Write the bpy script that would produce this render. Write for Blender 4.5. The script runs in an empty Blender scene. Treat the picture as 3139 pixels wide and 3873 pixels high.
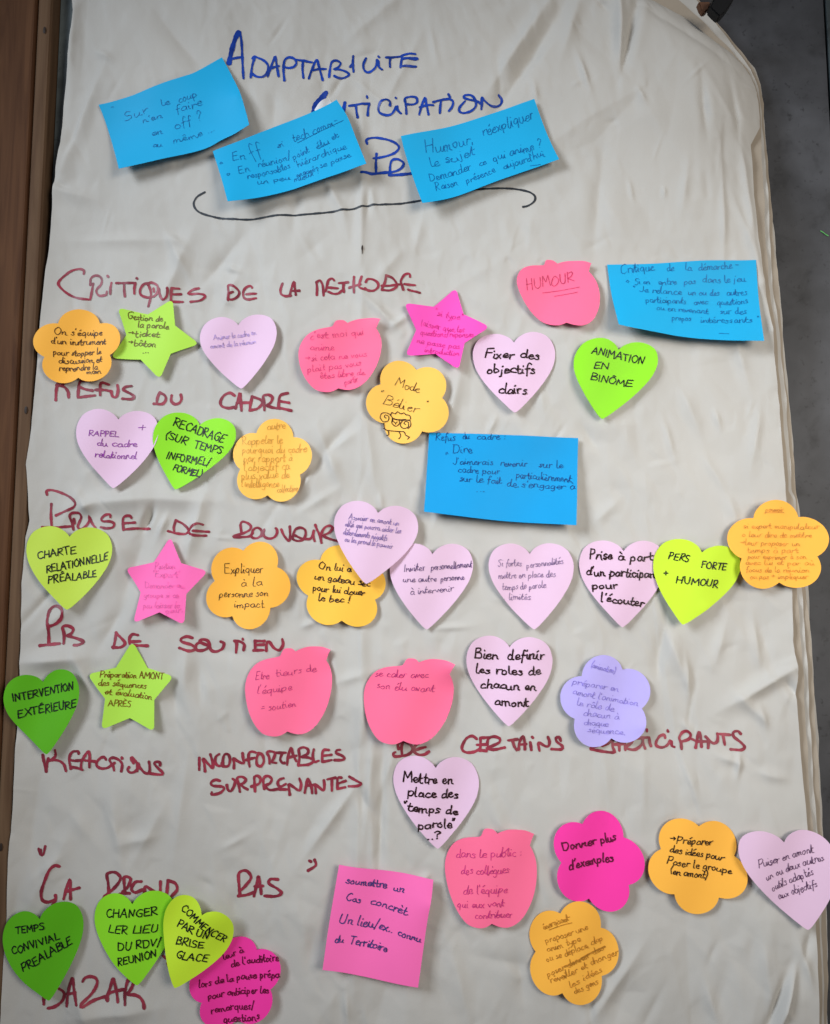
import bpy, math, random
import numpy as np
from mathutils import Vector
from mathutils.geometry import delaunay_2d_cdt
R = math.radians
random.seed(7); rng = np.random.default_rng(11)
scene = bpy.context.scene

# ------------------------------------------------------------------ camera
D, PITCH, TH = 0.654, R(5.7), 0.637           # distance, tilt, half height / focal length
cam_d = bpy.data.cameras.new('camera'); cam = bpy.data.objects.new('camera', cam_d)
scene.collection.objects.link(cam); scene.camera = cam
cam_d.sensor_fit = 'VERTICAL'; cam_d.sensor_height = 24; cam_d.lens = 12 / TH
cam_d.clip_start = .01; cam_d.clip_end = 50
CAM = np.array([0, -D * math.cos(PITCH), -D * math.sin(PITCH)])
cam.location = CAM; cam.rotation_euler = (math.pi / 2 + PITCH, 0, 0)
# ------------------------------------------------------------------ light
world = bpy.data.worlds.new('World'); scene.world = world; world.use_nodes = True
bg = world.node_tree.nodes['Background']; bg.inputs[0].default_value = (.80, .86, 1, 1); bg.inputs[1].default_value = .09
def area(name, loc, target, size, power, col, sy=None):
    l = bpy.data.lights.new(name, 'AREA'); l.energy = power; l.color = col
    l.shape = 'RECTANGLE'; l.size = size; l.size_y = sy or size
    o = bpy.data.objects.new(name, l); scene.collection.objects.link(o); o.location = loc
    o.rotation_euler = (Vector(target) - Vector(loc)).to_track_quat('-Z', 'Y').to_euler()
    return o
k = area('window_light', (-.95, -.85, .55), (.26, 0, -.08), .45, 2.8, (.80, .89, 1), .65); k.data.spread = R(56)
sl = bpy.data.lights.new('room_light', 'SPOT'); sl.energy = 77; sl.color = (1, .945, .87); sl.shadow_soft_size = .42
sl.spot_size = R(49); sl.spot_blend = .75
so = bpy.data.objects.new('room_light', sl); scene.collection.objects.link(so); so.location = (.92, -1.22, .22)
so.rotation_euler = (Vector((.155, 0, -.005)) - so.location).to_track_quat('-Z', 'Y').to_euler()
scene.view_settings.view_transform = 'Standard'; scene.view_settings.look = 'None'
scene.view_settings.exposure = 0; scene.view_settings.gamma = 1
scene.render.engine = 'CYCLES'

# ------------------------------------------------------------------ picture <-> place
FR = {'F': (0, 0, .55305), 'S': (0, 0, 1)}
for j, y in enumerate((0, 900, 1850, 2850)):
    for i, (x, s) in enumerate(((0, 1.6533), (1050, 1.6533), (2100, 1.6708))):
        FR['P%d%d' % (j + 1, i + 1)] = (x, y, s)
FR.update(Z1=(840,100,2.17), Z2=(1150,320,2.17), Z3=(200,980,2.17), Z4=(1000,1000,2.17), Z5=(150,1400,1.736),
          Z6=(120,1820,2.17), Z7=(860,1920,3.472), Y1=(120,2260,1.736), Y2=(130,2800,2.893), Y3=(720,2800,2.48),
          Y4=(1460,2760,2.48), Y5=(2200,2740,2.48), Y6=(100,3150,1.4467), Y7=(100,3600,2.893))
def src(fr, x, y):
    a, b, s = FR[fr]; return (a + x / s, b + y / s)
cp, sp = math.cos(PITCH), math.sin(PITCH)
def plane(px, py, h=0.0):
    """photo pixel -> (X, Z) on the plane standing h in front of the paper plane"""
    dx = (px - 1569.5) / 1936.5 * TH; dv = -(py - 1936.5) / 1936.5 * TH
    dy = cp - dv * sp; dz = sp + dv * cp
    t = (-h - CAM[1]) / dy
    return (CAM[0] + dx * t, CAM[2] + dz * t)

# ------------------------------------------------------------------ helpers
def link(o, parent=None):
    scene.collection.objects.link(o)
    if parent: o.parent = parent
    return o
def mesh_obj(name, V, F, m, parent=None, smooth=True):
    me = bpy.data.meshes.new(name)
    me.from_pydata([tuple(v) for v in V], [], F); me.update()
    if smooth: me.polygons.foreach_set('use_smooth', [True] * len(me.polygons))
    me.materials.append(m)
    return link(bpy.data.objects.new(name, me), parent)
def tag(o, label=None, cat=None, group=None, kind=None):
    if label: o['label'] = label
    if cat: o['category'] = cat
    if group: o['group'] = group
    if kind: o['kind'] = kind
    return o
def lin(c):
    return tuple(((v / 255 + .055) / 1.055) ** 2.4 if v > 10 else v / 3294.6 for v in c) + (1,)
def mat(name, col, rough=.7, spec=.3, bump=None, var=None, trans=0):
    """bump: (scale, strength, distance); var: (scale, amount) of value mottling"""
    m = bpy.data.materials.new(name); m.use_nodes = True
    nt = m.node_tree; b = nt.nodes['Principled BSDF']
    b.inputs['Base Color'].default_value = col; b.inputs['Roughness'].default_value = rough
    b.inputs['Specular IOR Level'].default_value = spec
    tc = nt.nodes.new('ShaderNodeTexCoord')
    if var:
        n = nt.nodes.new('ShaderNodeTexNoise'); n.inputs['Scale'].default_value = var[0]; n.inputs['Detail'].default_value = 6
        nt.links.new(tc.outputs['Object'], n.inputs['Vector'])
        r = nt.nodes.new('ShaderNodeMapRange'); r.inputs['To Min'].default_value = 1 - var[1]; r.inputs['To Max'].default_value = 1 + var[1]
        r.inputs['From Min'].default_value = .3; r.inputs['From Max'].default_value = .7
        nt.links.new(n.outputs['Fac'], r.inputs['Value'])
        v = nt.nodes.new('ShaderNodeVectorMath'); v.operation = 'SCALE'; v.inputs[0].default_value = col[:3]
        nt.links.new(r.outputs[0], v.inputs['Scale']); nt.links.new(v.outputs[0], b.inputs['Base Color'])
    if bump:
        n = nt.nodes.new('ShaderNodeTexNoise'); n.inputs['Scale'].default_value = bump[0]; n.inputs['Detail'].default_value = 5
        nt.links.new(tc.outputs['Object'], n.inputs['Vector'])
        bp = nt.nodes.new('ShaderNodeBump'); bp.inputs['Strength'].default_value = bump[1]; bp.inputs['Distance'].default_value = bump[2]
        nt.links.new(n.outputs['Fac'], bp.inputs['Height']); nt.links.new(bp.outputs[0], b.inputs['Normal'])
    return m

# ------------------------------------------------------------------ edges of the sheets
ZC = plane(2860, 640)[1]; BEND = .024
def topmask(z):
    t = np.clip((z - (ZC - .10)) / .19, 0, 1); return t * t * (3 - 2 * t)
def edge(pts, back=0.0, bend=BEND):
    q = []
    for fr, x, y in pts:
        p = plane(*src(fr, x, y), 0)
        for _ in range(3): p = plane(*src(fr, x, y), -bend * topmask(p[1]) - back)
        q.append(p)
    q.sort(key=lambda p: p[1]); q = np.array(q)
    return lambda z: np.interp(z, q[:, 1], q[:, 0])
LEFT = edge([('P11',452,-120),('P11',452,0),('P11',462,70),('P11',452,160),('P11',436,260),('P11',428,340),('P11',418,500),('P11',402,640),
             ('P11',395,760),('P11',385,900),('P11',352,1060),('P11',330,1210),('P11',318,1400),('P11',305,1560),('P21',285,200),('P21',262,480),
             ('P21',242,800),('P21',225,1000),('P21',205,1200),('P21',172,1420),('P21',182,1600),('P31',190,200),('P31',168,300),('P31',150,600),
             ('P31',140,900),('P31',136,1100),('P31',122,1400),('P31',108,1650),('P41',92,350),('P41',62,650),('P41',48,1000),('P41',20,1400),('P41',2,1760),('P41',-10,2000)], 0, 0)
RIGHT = edge([('P13',380,-110),('P13',560,0),('P13',700,60),('P13',830,130),('P13',960,225),('P13',1050,285),('P13',1125,340),('P13',1190,400),
              ('P13',1240,470),('P13',1272,545),('P13',1290,640),('P13',1298,740),('P13',1297,800),('P13',1270,850),('P13',1232,920),
              ('P13',1240,1050),('P13',1255,1250),('P13',1282,1500),('P23',1298,80),('P23',1318,250),('P23',1352,450),('P23',1388,650),
              ('P23',1405,850),('P23',1420,1050),('P23',1436,1350),('P23',1448,1600),('P33',1462,150),('P33',1490,500),('P33',1503,750),('P33',1508,960),
              ('P33',1535,1180),('P33',1530,1300),('P33',1548,1500),('P43',1562,60),('P43',1580,300),('P43',1590,470),('P43',1618,800),('P43',1640,1200),('P43',1662,1650),('P43',1672,2000)])
BACK = [edge(p, .004 + .003 * k, BEND) for k, p in enumerate([
[('P13',560,-110),('P13',760,0),('P13',900,110),('P13',1010,215),('P13',1120,320),('P13',1215,430),('P13',1262,520),('P13',1300,650),('P13',1308,800),('P13',1300,950),
       ('P13',1318,1250),('P13',1330,1500),('P23',1352,300),('P23',1410,650),('P23',1446,1100),('P23',1470,1600),('P33',1500,60),('P33',1530,700),('P33',1565,1100),('P33',1600,1600),('P43',1610,300),('P43',1640,700),('P43',1668,1200),('P43',1690,2000)],
[('P13',760,-110),('P13',890,0),('P13',960,75),('P13',1060,200),('P13',1150,310),('P13',1240,430),('P13',1290,560),('P13',1312,700),('P13',1322,900),('P13',1340,1200),
       ('P13',1362,1600),('P23',1375,300),('P23',1420,600),('P23',1468,1000),('P23',1488,1600),('P33',1510,60),('P33',1560,700),('P33',1590,1100),('P33',1625,1600),('P43',1645,400),('P43',1672,1000),('P43',1700,2000)],
[('P13',850,-110),('P13',915,0),('P13',975,80),('P13',1075,195),('P13',1180,310),('P13',1262,415),('P13',1305,520),('P13',1325,650),('P13',1335,900),('P13',1360,1200),
       ('P13',1385,1600),('P23',1400,200),('P23',1432,560),('P23',1490,1150),('P23',1512,1600),('P33',1522,60),('P33',1580,700),('P33',1612,960),('P33',1640,1350),('P33',1655,1600),('P43',1672,300),('P43',1690,800),('P43',1708,1300),('P43',1712,2000)],
[('P13',870,-110),('P13',925,0),('P13',985,80),('P13',1085,195),('P13',1200,310),('P13',1275,410),('P13',1312,510),('P13',1330,660),('P13',1350,950),('P13',1372,1300),
       ('P13',1394,1600),('P23',1396,60),('P23',1444,500),('P23',1502,1200),('P23',1522,1600),('P33',1530,60),('P33',1598,650),('P33',1625,1000),('P33',1648,1350),('P33',1670,1600),('P43',1690,300),('P43',1700,500),('P43',1716,1300),('P43',1722,2000)],
])]
# ------------------------------------------------------------------ relief of the crumpled front sheet
X0, X1, W0, W1, DG = -.37, .37, -.46, .50, .0011
gx = np.arange(X0, X1, DG); gz = np.arange(W0, W1, DG)
GX, GZ = np.meshgrid(gx, gz)                    # rows = z
H = np.zeros_like(GX)
def window(cx, cz, r):
    a = max(0, int((cx - r - X0) / DG)); b = min(len(gx), int((cx + r - X0) / DG) + 1)
    c = max(0, int((cz - r - W0) / DG)); d = min(len(gz), int((cz + r - W0) / DG) + 1)
    return slice(c, d), slice(a, b)
def kink(cx, cz, ang, L, Wd, slope, soft=.0012):
    """a fold line of length ~2L; the paper leans away on both sides"""
    s = window(cx, cz, 2.6 * max(L, Wd))
    if s[0].stop <= s[0].start or s[1].stop <= s[1].start: return
    x = GX[s] - cx; z = GZ[s] - cz
    u = x * math.cos(ang) + z * math.sin(ang); v = -x * math.sin(ang) + z * math.cos(ang)
    H[s] += slope * (Wd * .8 - np.sqrt(v * v + soft * soft)) * np.exp(-(u / L) ** 2 - (v / Wd) ** 2)
# broad waves
for k in range(10):
    a = rng.uniform(0, 6.28); w = rng.uniform(9, 26); H += rng.uniform(.0002, .0006) * np.cos(w * (GX * math.cos(a) * 1.4 + GZ * math.sin(a)) + rng.uniform(0, 6.28))
def facets(dx, dz, amp, seed):
    """crumpled paper: flat facets between random high and low points"""
    r = np.random.default_rng(seed); P = []
    for a in np.arange(X0 - dx, X1 + dx, dx):
        for b in np.arange(W0 - dz, W1 + dz, dz): P.append((a + r.uniform(-.5, .5) * dx, b + r.uniform(-.5, .5) * dz))
    ang = .22; P = np.array(P); hh = r.normal(0, amp, len(P))
    vo, eo, fo, *_ = delaunay_2d_cdt([Vector((p[0] / dx + .35 * p[1] / dz, p[1] / dz)) for p in P], [], [], 0, 1e-9)
    out = np.zeros_like(H)
    vo = [((v.x - .35 * v.y) * dx, v.y * dz) for v in vo]
    for f in fo:
        (xa_, za), (xb, zb), (xc, zc_) = (vo[i] for i in f); ha, hb, hc = (hh[i] for i in f)
        a0 = max(0, int((min(xa_, xb, xc) - X0) / DG)); a1 = min(len(gx), int((max(xa_, xb, xc) - X0) / DG) + 2)
        c0 = max(0, int((min(za, zb, zc_) - W0) / DG)); c1 = min(len(gz), int((max(za, zb, zc_) - W0) / DG) + 2)
        if a1 <= a0 or c1 <= c0: continue
        x = GX[c0:c1, a0:a1]; z = GZ[c0:c1, a0:a1]; d = (zb - zc_) * (xa_ - xc) + (xc - xb) * (za - zc_)
        if abs(d) < 1e-12: continue
        u = ((zb - zc_) * (x - xc) + (xc - xb) * (z - zc_)) / d; v = ((zc_ - za) * (x - xc) + (xa_ - xc) * (z - zc_)) / d; w = 1 - u - v
        m_ = (u >= -1e-6) & (v >= -1e-6) & (w >= -1e-6)
        out[c0:c1, a0:a1][m_] = (u * ha + v * hb + w * hc)[m_]
    return out
H += facets(.055, .095, .0021, 3) + facets(.023, .040, .00060, 5) + facets(.012, .018, .00030, 6)
ROUGH = facets(.0065, .010, .00034, 8)
for k in range(170):
    ang = rng.normal(1.45, .55) if rng.random() < .7 else rng.uniform(0, math.pi)
    L = rng.uniform(.008, .035); Wd = rng.uniform(.004, .012)
    kink(rng.uniform(-.34, .36), rng.uniform(-.42, .46), ang, L, Wd, rng.normal(0, .17), .0004)
for k in range(110):
    kink(rng.uniform(-.32, .34), rng.uniform(-.40, .45), rng.normal(1.3, .8), rng.uniform(.004, .013), rng.uniform(.002, .005), rng.normal(0, .30), .0003)
def crease(fr, x0, y0, x1, y1, Wd=.010, slope=.14, soft=.0008):
    slope *= 2.6; Wd *= .85; soft *= .6
    a = plane(*src(fr, x0, y0)); b = plane(*src(fr, x1, y1))
    L = math.hypot(b[0] - a[0], b[1] - a[1]); ang = math.atan2(b[1] - a[1], b[0] - a[0])
    kink((a[0] + b[0]) / 2, (a[1] + b[1]) / 2, ang, L * .62, Wd, slope, soft)
for c in [ # folds read off the photograph
  ('F',757,230,757,620,.010,.13),('F',757,600,755,1050,.008,.07),('F',757,1240,750,1660,.012,.13),('F',750,1650,738,2142,.010,.12),
  ('F',775,1560,780,1950,.008,.12),('F',800,1560,790,1900,.006,-.10),('P12',1700,0,1370,490,.014,.20),('P12',1736,110,1440,570,.014,-.20),
  ('P13',395,-60,410,410,.009,.34,.0006),('P13',520,-20,425,415,.009,-.34,.0006),('P13',150,0,60,300,.012,.16),('P13',150,380,210,560,.006,.28,.0005),
  ('P13',520,570,560,650,.006,.22,.0005),('P13',930,540,960,800,.008,-.22),('P13',1150,560,1210,900,.008,-.20),('P13',1200,800,1260,1500,.008,.22),
  ('P13',1060,1000,1065,1620,.006,.20,.0005),('P13',1160,1300,1270,1620,.007,.16),('P13',600,60,1100,330,.012,-.10),('P13',300,1000,250,1500,.014,-.12),
  ('P13',830,1060,800,1300,.008,.14),('P13',470,1160,490,1250,.004,.25,.0005),('P13',685,1190,690,1240,.004,.25,.0005),
  ('P11',470,60,440,400,.008,.20),('P11',420,420,395,760,.007,-.20),('P11',640,470,420,1000,.012,.14),('P11',690,380,620,330,.008,.22),('P11',520,700,420,940,.008,-.14),
  ('P11',530,1500,1000,1500,.010,.10),('P11',1060,1480,1150,1540,.008,.20),('P11',350,1180,560,1240,.014,.12),('P11',1000,120,1250,420,.018,-.12),
  ('P12',500,200,740,0,.012,.12),('P12',860,280,700,600,.010,.12),('P12',960,200,990,350,.006,.16),('P12',560,1100,600,1280,.008,.20),('P12',580,1120,560,1350,.006,-.2),('P12',320,1160,400,1320,.007,.16),
  ('P12',1380,400,1400,620,.010,-.16),('P12',1600,520,1620,620,.006,.22),('P12',900,1380,860,1560,.008,.12),
  ('P21',1060,20,1160,200,.010,.18),('P21',1160,60,1000,420,.016,.14),('P21',1480,40,1280,260,.012,-.14),('P21',1420,180,1500,220,.005,.24),('P21',1500,220,1400,420,.010,.12),
  ('P22',560,390,740,560,.008,.22),('P22',720,560,800,500,.006,.24),('P22',640,250,760,100,.010,.10),('P22',1140,860,1060,1180,.012,.14),('P22',280,1260,380,1520,.010,.18),('P22',330,1330,460,1240,.008,.14),('P22',1360,1130,1320,1220,.006,.2),
  ('P22',540,60,520,300,.008,-.08),('P22',200,1480,150,1600,.006,.2),('P22',560,1180,600,1500,.009,.12),
  ('P23',690,1180,740,1360,.006,.18),('P23',1010,1100,1040,1200,.006,.2),('P23',800,960,900,1200,.012,.14),('P23',1290,1100,1240,1400,.010,.16),('P23',1150,650,1220,900,.010,.14),('P23',1290,180,1380,640,.008,.16),
  ('P23',180,1200,260,1320,.010,-.14),('P23',950,1400,1050,1560,.008,.12),
  ('P31',590,90,940,60,.018,.20,.002),('P31',940,60,1270,75,.016,.16,.002),('P31',950,140,900,240,.006,-.60,.0005),('P31',1040,180,1000,280,.006,.3,.0006),('P31',590,90,500,130,.010,.2),('P31',480,20,560,140,.010,.16),
  ('P31',900,290,760,700,.020,-.12),('P31',1270,80,1180,380,.012,.22),('P31',560,640,300,860,.014,.14),('P31',760,760,640,960,.012,-.14),('P31',200,1080,480,1060,.016,.26,.0015),('P31',480,1060,560,1240,.010,.2),
  ('P31',1170,1020,1160,1240,.012,.12),('P31',1240,1100,1260,1300,.012,-.12),
  ('P32',500,860,520,1500,.006,-.10),('P32',540,1300,530,1560,.008,.14),('P32',640,40,650,120,.006,.2),('P32',330,30,170,130,.008,.14),('P32',800,1500,900,1640,.010,-.10),('P32',230,830,160,860,.006,.2),
  ('P32',1000,870,1160,860,.005,.2),('P32',400,1200,530,1160,.008,.14),
  ('P33',690,860,660,1120,.012,-.20),('P33',700,900,840,1260,.014,.16),('P33',830,1100,840,1270,.006,.26,.0005),('P33',1260,820,1290,1080,.009,.16),('P33',1070,880,1010,1100,.010,.14),
  ('P33',1510,1130,1170,1330,.012,.26,.0006),('P33',1170,1320,1300,1440,.010,.2),('P33',1470,1220,1530,1300,.008,-.26),('P33',1300,1380,1330,1500,.008,.18),('P33',820,1480,860,1540,.006,.24),('P33',1100,80,1140,220,.010,.12),('P33',380,90,260,200,.010,.12),
  ('P42',460,240,230,560,.010,.22,.0006),('P42',590,20,540,560,.008,.18),('P42',660,60,640,700,.007,-.16),('P42',720,20,640,240,.008,.14),('P42',500,240,620,420,.010,-.12),('P42',940,760,900,800,.006,.3),('P42',430,1500,440,1690,.006,.24,.0005),
  ('P42',1100,1260,1180,1600,.014,.10),('P42',1500,1280,1540,1560,.014,-.10),
  ('P43',1050,20,1160,60,.008,.2),('P43',1160,20,1150,130,.005,.3,.0005),('P43',800,60,900,300,.014,.12),('P43',1290,120,1450,160,.008,.14),('P43',300,50,330,260,.012,.10),
  ('P43',1480,1420,1400,1709,.007,.55,.0006),('P43',1440,1440,1360,1709,.008,-.40,.0008),('P43',1540,1230,1600,1420,.008,.26,.0006),('P43',500,1290,260,1640,.012,.16),('P43',960,1480,1030,1709,.010,.18),('P43',1600,1130,1560,1280,.008,-.2),('P43',1300,1200,1340,1500,.012,.12),
  ('P41',230,220,180,600,.02,-.08),('P41',700,260,760,620,.014,.10),('P41',1000,380,860,640,.012,.10),('P41',1180,20,1100,560,.012,.10),('P41',780,560,940,520,.010,.12),('P41',480,1500,560,1700,.016,.14),('P41',100,900,60,1200,.012,-.14),
  ('P41',560,1640,900,1600,.016,.16),
]: crease(*c)
def blur(A, sig):
    n = int(3 * sig / DG); k = np.exp(-.5 * (np.arange(-n, n + 1) * DG / sig) ** 2); k /= k.sum()
    def ax(M):
        P = np.pad(M, ((n, n), (0, 0)), mode='edge'); out = np.zeros_like(M)
        for i, w in enumerate(k): out += w * P[i:i + M.shape[0]]
        return out
    return ax(ax(A).T).T
H = blur(H, .0005) + ROUGH * 0; H += blur(ROUGH, .0008) * (.22 + .70 * np.clip(blur(np.random.default_rng(2).normal(0, 1, H.shape), .02) * 40 + .5, 0, 1))
# the right-hand top corner curls forward; edges lift a little
xr = RIGHT(gz)[:, None]; xl = LEFT(gz)[:, None]
s = np.clip(1 - (xr - GX) / .075, 0, 1.3)
CURL = -BEND * s ** 2.0 * topmask(GZ)
H += CURL
H += .003 * np.clip(1 - (GX - xl) / .03, 0, 1) ** 2
HB = blur(H, .007); HB2 = blur(H, .018)
def samp(A, x, z):
    fx = (np.asarray(x) - X0) / DG; fz = (np.asarray(z) - W0) / DG
    fx = np.clip(fx, 0, len(gx) - 1.001); fz = np.clip(fz, 0, len(gz) - 1.001)
    i = fx.astype(int); j = fz.astype(int); a = fx - i; b = fz - j
    return (A[j, i] * (1 - a) + A[j, i + 1] * a) * (1 - b) + (A[j + 1, i] * (1 - a) + A[j + 1, i + 1] * a) * b

# ------------------------------------------------------------------ materials
def paper_mat(name, c):
    m = mat(name, c, .72, .25, (900, .16, .0006), (14, .035))
    nt = m.node_tree; b = nt.nodes['Principled BSDF']; bp = [n for n in nt.nodes if n.type == 'BUMP'][0]
    tc = [n for n in nt.nodes if n.type == 'TEX_COORD'][0]
    # fine handling wrinkles: stretched ridged noise
    mp = nt.nodes.new('ShaderNodeMapping'); mp.inputs['Scale'].default_value = (1.7, 1, .8); mp.inputs['Rotation'].default_value = (0, .25, 0)
    n = nt.nodes.new('ShaderNodeTexNoise'); n.inputs['Scale'].default_value = 34; n.inputs['Detail'].default_value = 4; n.inputs['Distortion'].default_value = .8
    try: n.noise_type = 'RIDGED_MULTIFRACTAL'
    except Exception: pass
    nt.links.new(tc.outputs['Object'], mp.inputs[0]); nt.links.new(mp.outputs[0], n.inputs['Vector'])
    b2 = nt.nodes.new('ShaderNodeBump'); b2.inputs['Strength'].default_value = .35; b2.inputs['Distance'].default_value = .0012
    nt.links.new(n.outputs['Fac'], b2.inputs['Height']); nt.links.new(bp.outputs[0], b2.inputs['Normal']); nt.links.new(b2.outputs[0], b.inputs['Normal'])
    return m
M_PAPER = paper_mat('kraft_white_paper', (.515, .492, .450, 1))
M_PAPER_SHADE = paper_mat('kraft_white_paper_shaded', (.38, .32, .25, 1))  # same paper, browner: shade on the layers behind is painted into the colour
M_RED = mat('red_marker_ink', (.27, .028, .048, 1), .45, .35, None, (70, .38))
M_BLUE = mat('blue_marker_ink', (.006, .045, .33, 1), .45, .35, None, (70, .38))
M_GREY = mat('grey_black_marker_ink', (.030, .035, .042, 1), .5, .3)
def note_mat(name, c): return mat(name, lin(c), .62, .25, (700, .10, .0004), (30, .02))
COL = {'blue': (24,170,222), 'blue2': (6,152,214), 'lilac': (226,190,214), 'magenta': (252,58,164), 'magenta2': (250,84,186), 'hotpink': (255,112,150),
       'pink': (255,112,182), 'lime': (180,228,78), 'green': (146,226,40), 'darkgreen': (92,178,20), 'yellowgreen': (200,234,50), 'lime2': (194,220,74), 'orange': (255,184,70),
       'amber': (255,197,90), 'yellow': (255,196,72), 'purple': (184,172,234)}
NM = {k: note_mat(k + '_note_paper', v) for k, v in COL.items()}
INK = {}
def ink(c):
    if c not in INK: INK[c] = mat('pen_ink', lin(c), .5, .25, None, (350, .30))
    return INK[c]

# ------------------------------------------------------------------ wall and post
def slate(name, base):
    m = bpy.data.materials.new(name); m.use_nodes = True; nt = m.node_tree; b = nt.nodes['Principled BSDF']
    tc = nt.nodes.new('ShaderNodeTexCoord')
    def noise(s, d, dist=0):
        n = nt.nodes.new('ShaderNodeTexNoise'); n.inputs['Scale'].default_value = s; n.inputs['Detail'].default_value = d; n.inputs['Distortion'].default_value = dist
        nt.links.new(tc.outputs['Object'], n.inputs['Vector']); return n
    def ramp(n, st):
        r = nt.nodes.new('ShaderNodeValToRGB'); nt.links.new(n.outputs['Fac'], r.inputs[0])
        while len(r.color_ramp.elements) < len(st): r.color_ramp.elements.new(.5)
        for e, (p, c) in zip(r.color_ramp.elements, st): e.position = p; e.color = (c, c, c, 1)
        return r
    def mult(a, c):
        x = nt.nodes.new('ShaderNodeMix'); x.data_type = 'RGBA'; x.blend_type = 'MULTIPLY'; x.inputs[0].default_value = 1
        nt.links.new(a, x.inputs[6]); nt.links.new(c, x.inputs[7]); return x.outputs[2]
    r0 = ramp(noise(9, 8, .6), [(.30, .55), (.5, .95), (.72, 1.42)])
    r1 = ramp(noise(38, 10, .3), [(.27, .38), (.43, .86), (.75, 1.18)])
    r2 = ramp(noise(210, 4), [(.25, .5), (.38, 1), (.80, 1.0), (.86, 1.5)])
    o = mult(mult(r0.outputs[0], r1.outputs[0]), r2.outputs[0])
    rgb = nt.nodes.new('ShaderNodeRGB'); rgb.outputs[0].default_value = base
    nt.links.new(mult(o, rgb.outputs[0]), b.inputs['Base Color'])
    b.inputs['Roughness'].default_value = .55; b.inputs['Specular IOR Level'].default_value = .35
    bp = nt.nodes.new('ShaderNodeBump'); bp.inputs['Strength'].default_value = .3; bp.inputs['Distance'].default_value = .001
    nt.links.new(r1.outputs[0], bp.inputs['Height']); nt.links.new(bp.outputs[0], b.inputs['Normal'])
    return m
def box(name, x0, x1, y0, y1, z0, z1, m, parent=None, bev=0.0):
    import bmesh
    bm = bmesh.new(); bmesh.ops.create_cube(bm, size=1)
    for v in bm.verts: v.co = Vector(((x0 + x1) / 2 + v.co.x * (x1 - x0), (y0 + y1) / 2 + v.co.y * (y1 - y0), (z0 + z1) / 2 + v.co.z * (z1 - z0)))
    if bev: bmesh.ops.bevel(bm, geom=bm.edges[:], offset=bev, segments=3, affect='EDGES', profile=.6)
    me = bpy.data.meshes.new(name); bm.to_mesh(me); bm.free(); me.materials.append(m)
    me.polygons.foreach_set('use_smooth', [False] * len(me.polygons))
    return link(bpy.data.objects.new(name, me), parent)
HW = -.050
wall = link(bpy.data.objects.new('wall', None)); tag(wall, kind='structure')
xg = plane(3122, 60, HW)[0]
xe = plane(*src('P11', 322, 60), .0015)[0] + .0006
M_SLATE = slate('slate_panel', (.060, .061, .067, 1))
box('wall_panel', -.62, xg - .0012, -HW, -HW + .012, -.75, .85, M_SLATE, wall, .0008)
box('wall_panel', xg + .0012, .75, -HW, -HW + .012, -.75, .85, slate('slate_panel_teal', (.06, .078, .082, 1)), wall, .0008)
box('wall_panel', xe, -.20, .013, .048, -.75, .85, slate('teal_grey_lit_wall', (.17, .20, .20, 1)), wall, .0008)  # added strip of wall, set forward and coloured lighter to look lit
box('wall_core', -.62, .75, -HW + .0125, -HW + .05, -.75, .85, mat('dark_gap', (.02, .02, .02, 1)), wall)

def wood(name, c0, c1):
    m = bpy.data.materials.new(name); m.use_nodes = True; nt = m.node_tree; b = nt.nodes['Principled BSDF']
    tc = nt.nodes.new('ShaderNodeTexCoord'); mp = nt.nodes.new('ShaderNodeMapping'); mp.inputs['Scale'].default_value = (1, 1, .06)
    nt.links.new(tc.outputs['Object'], mp.inputs[0])
    n = nt.nodes.new('ShaderNodeTexNoise'); n.inputs['Scale'].default_value = 120; n.inputs['Detail'].default_value = 7; n.inputs['Distortion'].default_value = 1.4
    n2 = nt.nodes.new('ShaderNodeTexNoise'); n2.inputs['Scale'].default_value = 18; n2.inputs['Detail'].default_value = 3
    nt.links.new(mp.outputs[0], n.inputs['Vector']); nt.links.new(mp.outputs[0], n2.inputs['Vector'])
    ad = nt.nodes.new('ShaderNodeMath'); ad.operation = 'ADD'; nt.links.new(n.outputs['Fac'], ad.inputs[0]); nt.links.new(n2.outputs['Fac'], ad.inputs[1])
    r = nt.nodes.new('ShaderNodeMapRange'); r.inputs['From Min'].default_value = .75; r.inputs['From Max'].default_value = 1.25
    nt.links.new(ad.outputs[0], r.inputs['Value'])
    mx = nt.nodes.new('ShaderNodeMix'); mx.data_type = 'RGBA'; mx.inputs[6].default_value = c0; mx.inputs[7].default_value = c1
    nt.links.new(r.outputs[0], mx.inputs[0]); nt.links.new(mx.outputs[2], b.inputs['Base Color'])
    b.inputs['Roughness'].default_value = .7; b.inputs['Specular IOR Level'].default_value = .15
    bp = nt.nodes.new('ShaderNodeBump'); bp.inputs['Strength'].default_value = .25; bp.inputs['Distance'].default_value = .0006
    nt.links.new(n.outputs['Fac'], bp.inputs['Height']); nt.links.new(bp.outputs[0], b.inputs['Normal'])
    return m
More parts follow.
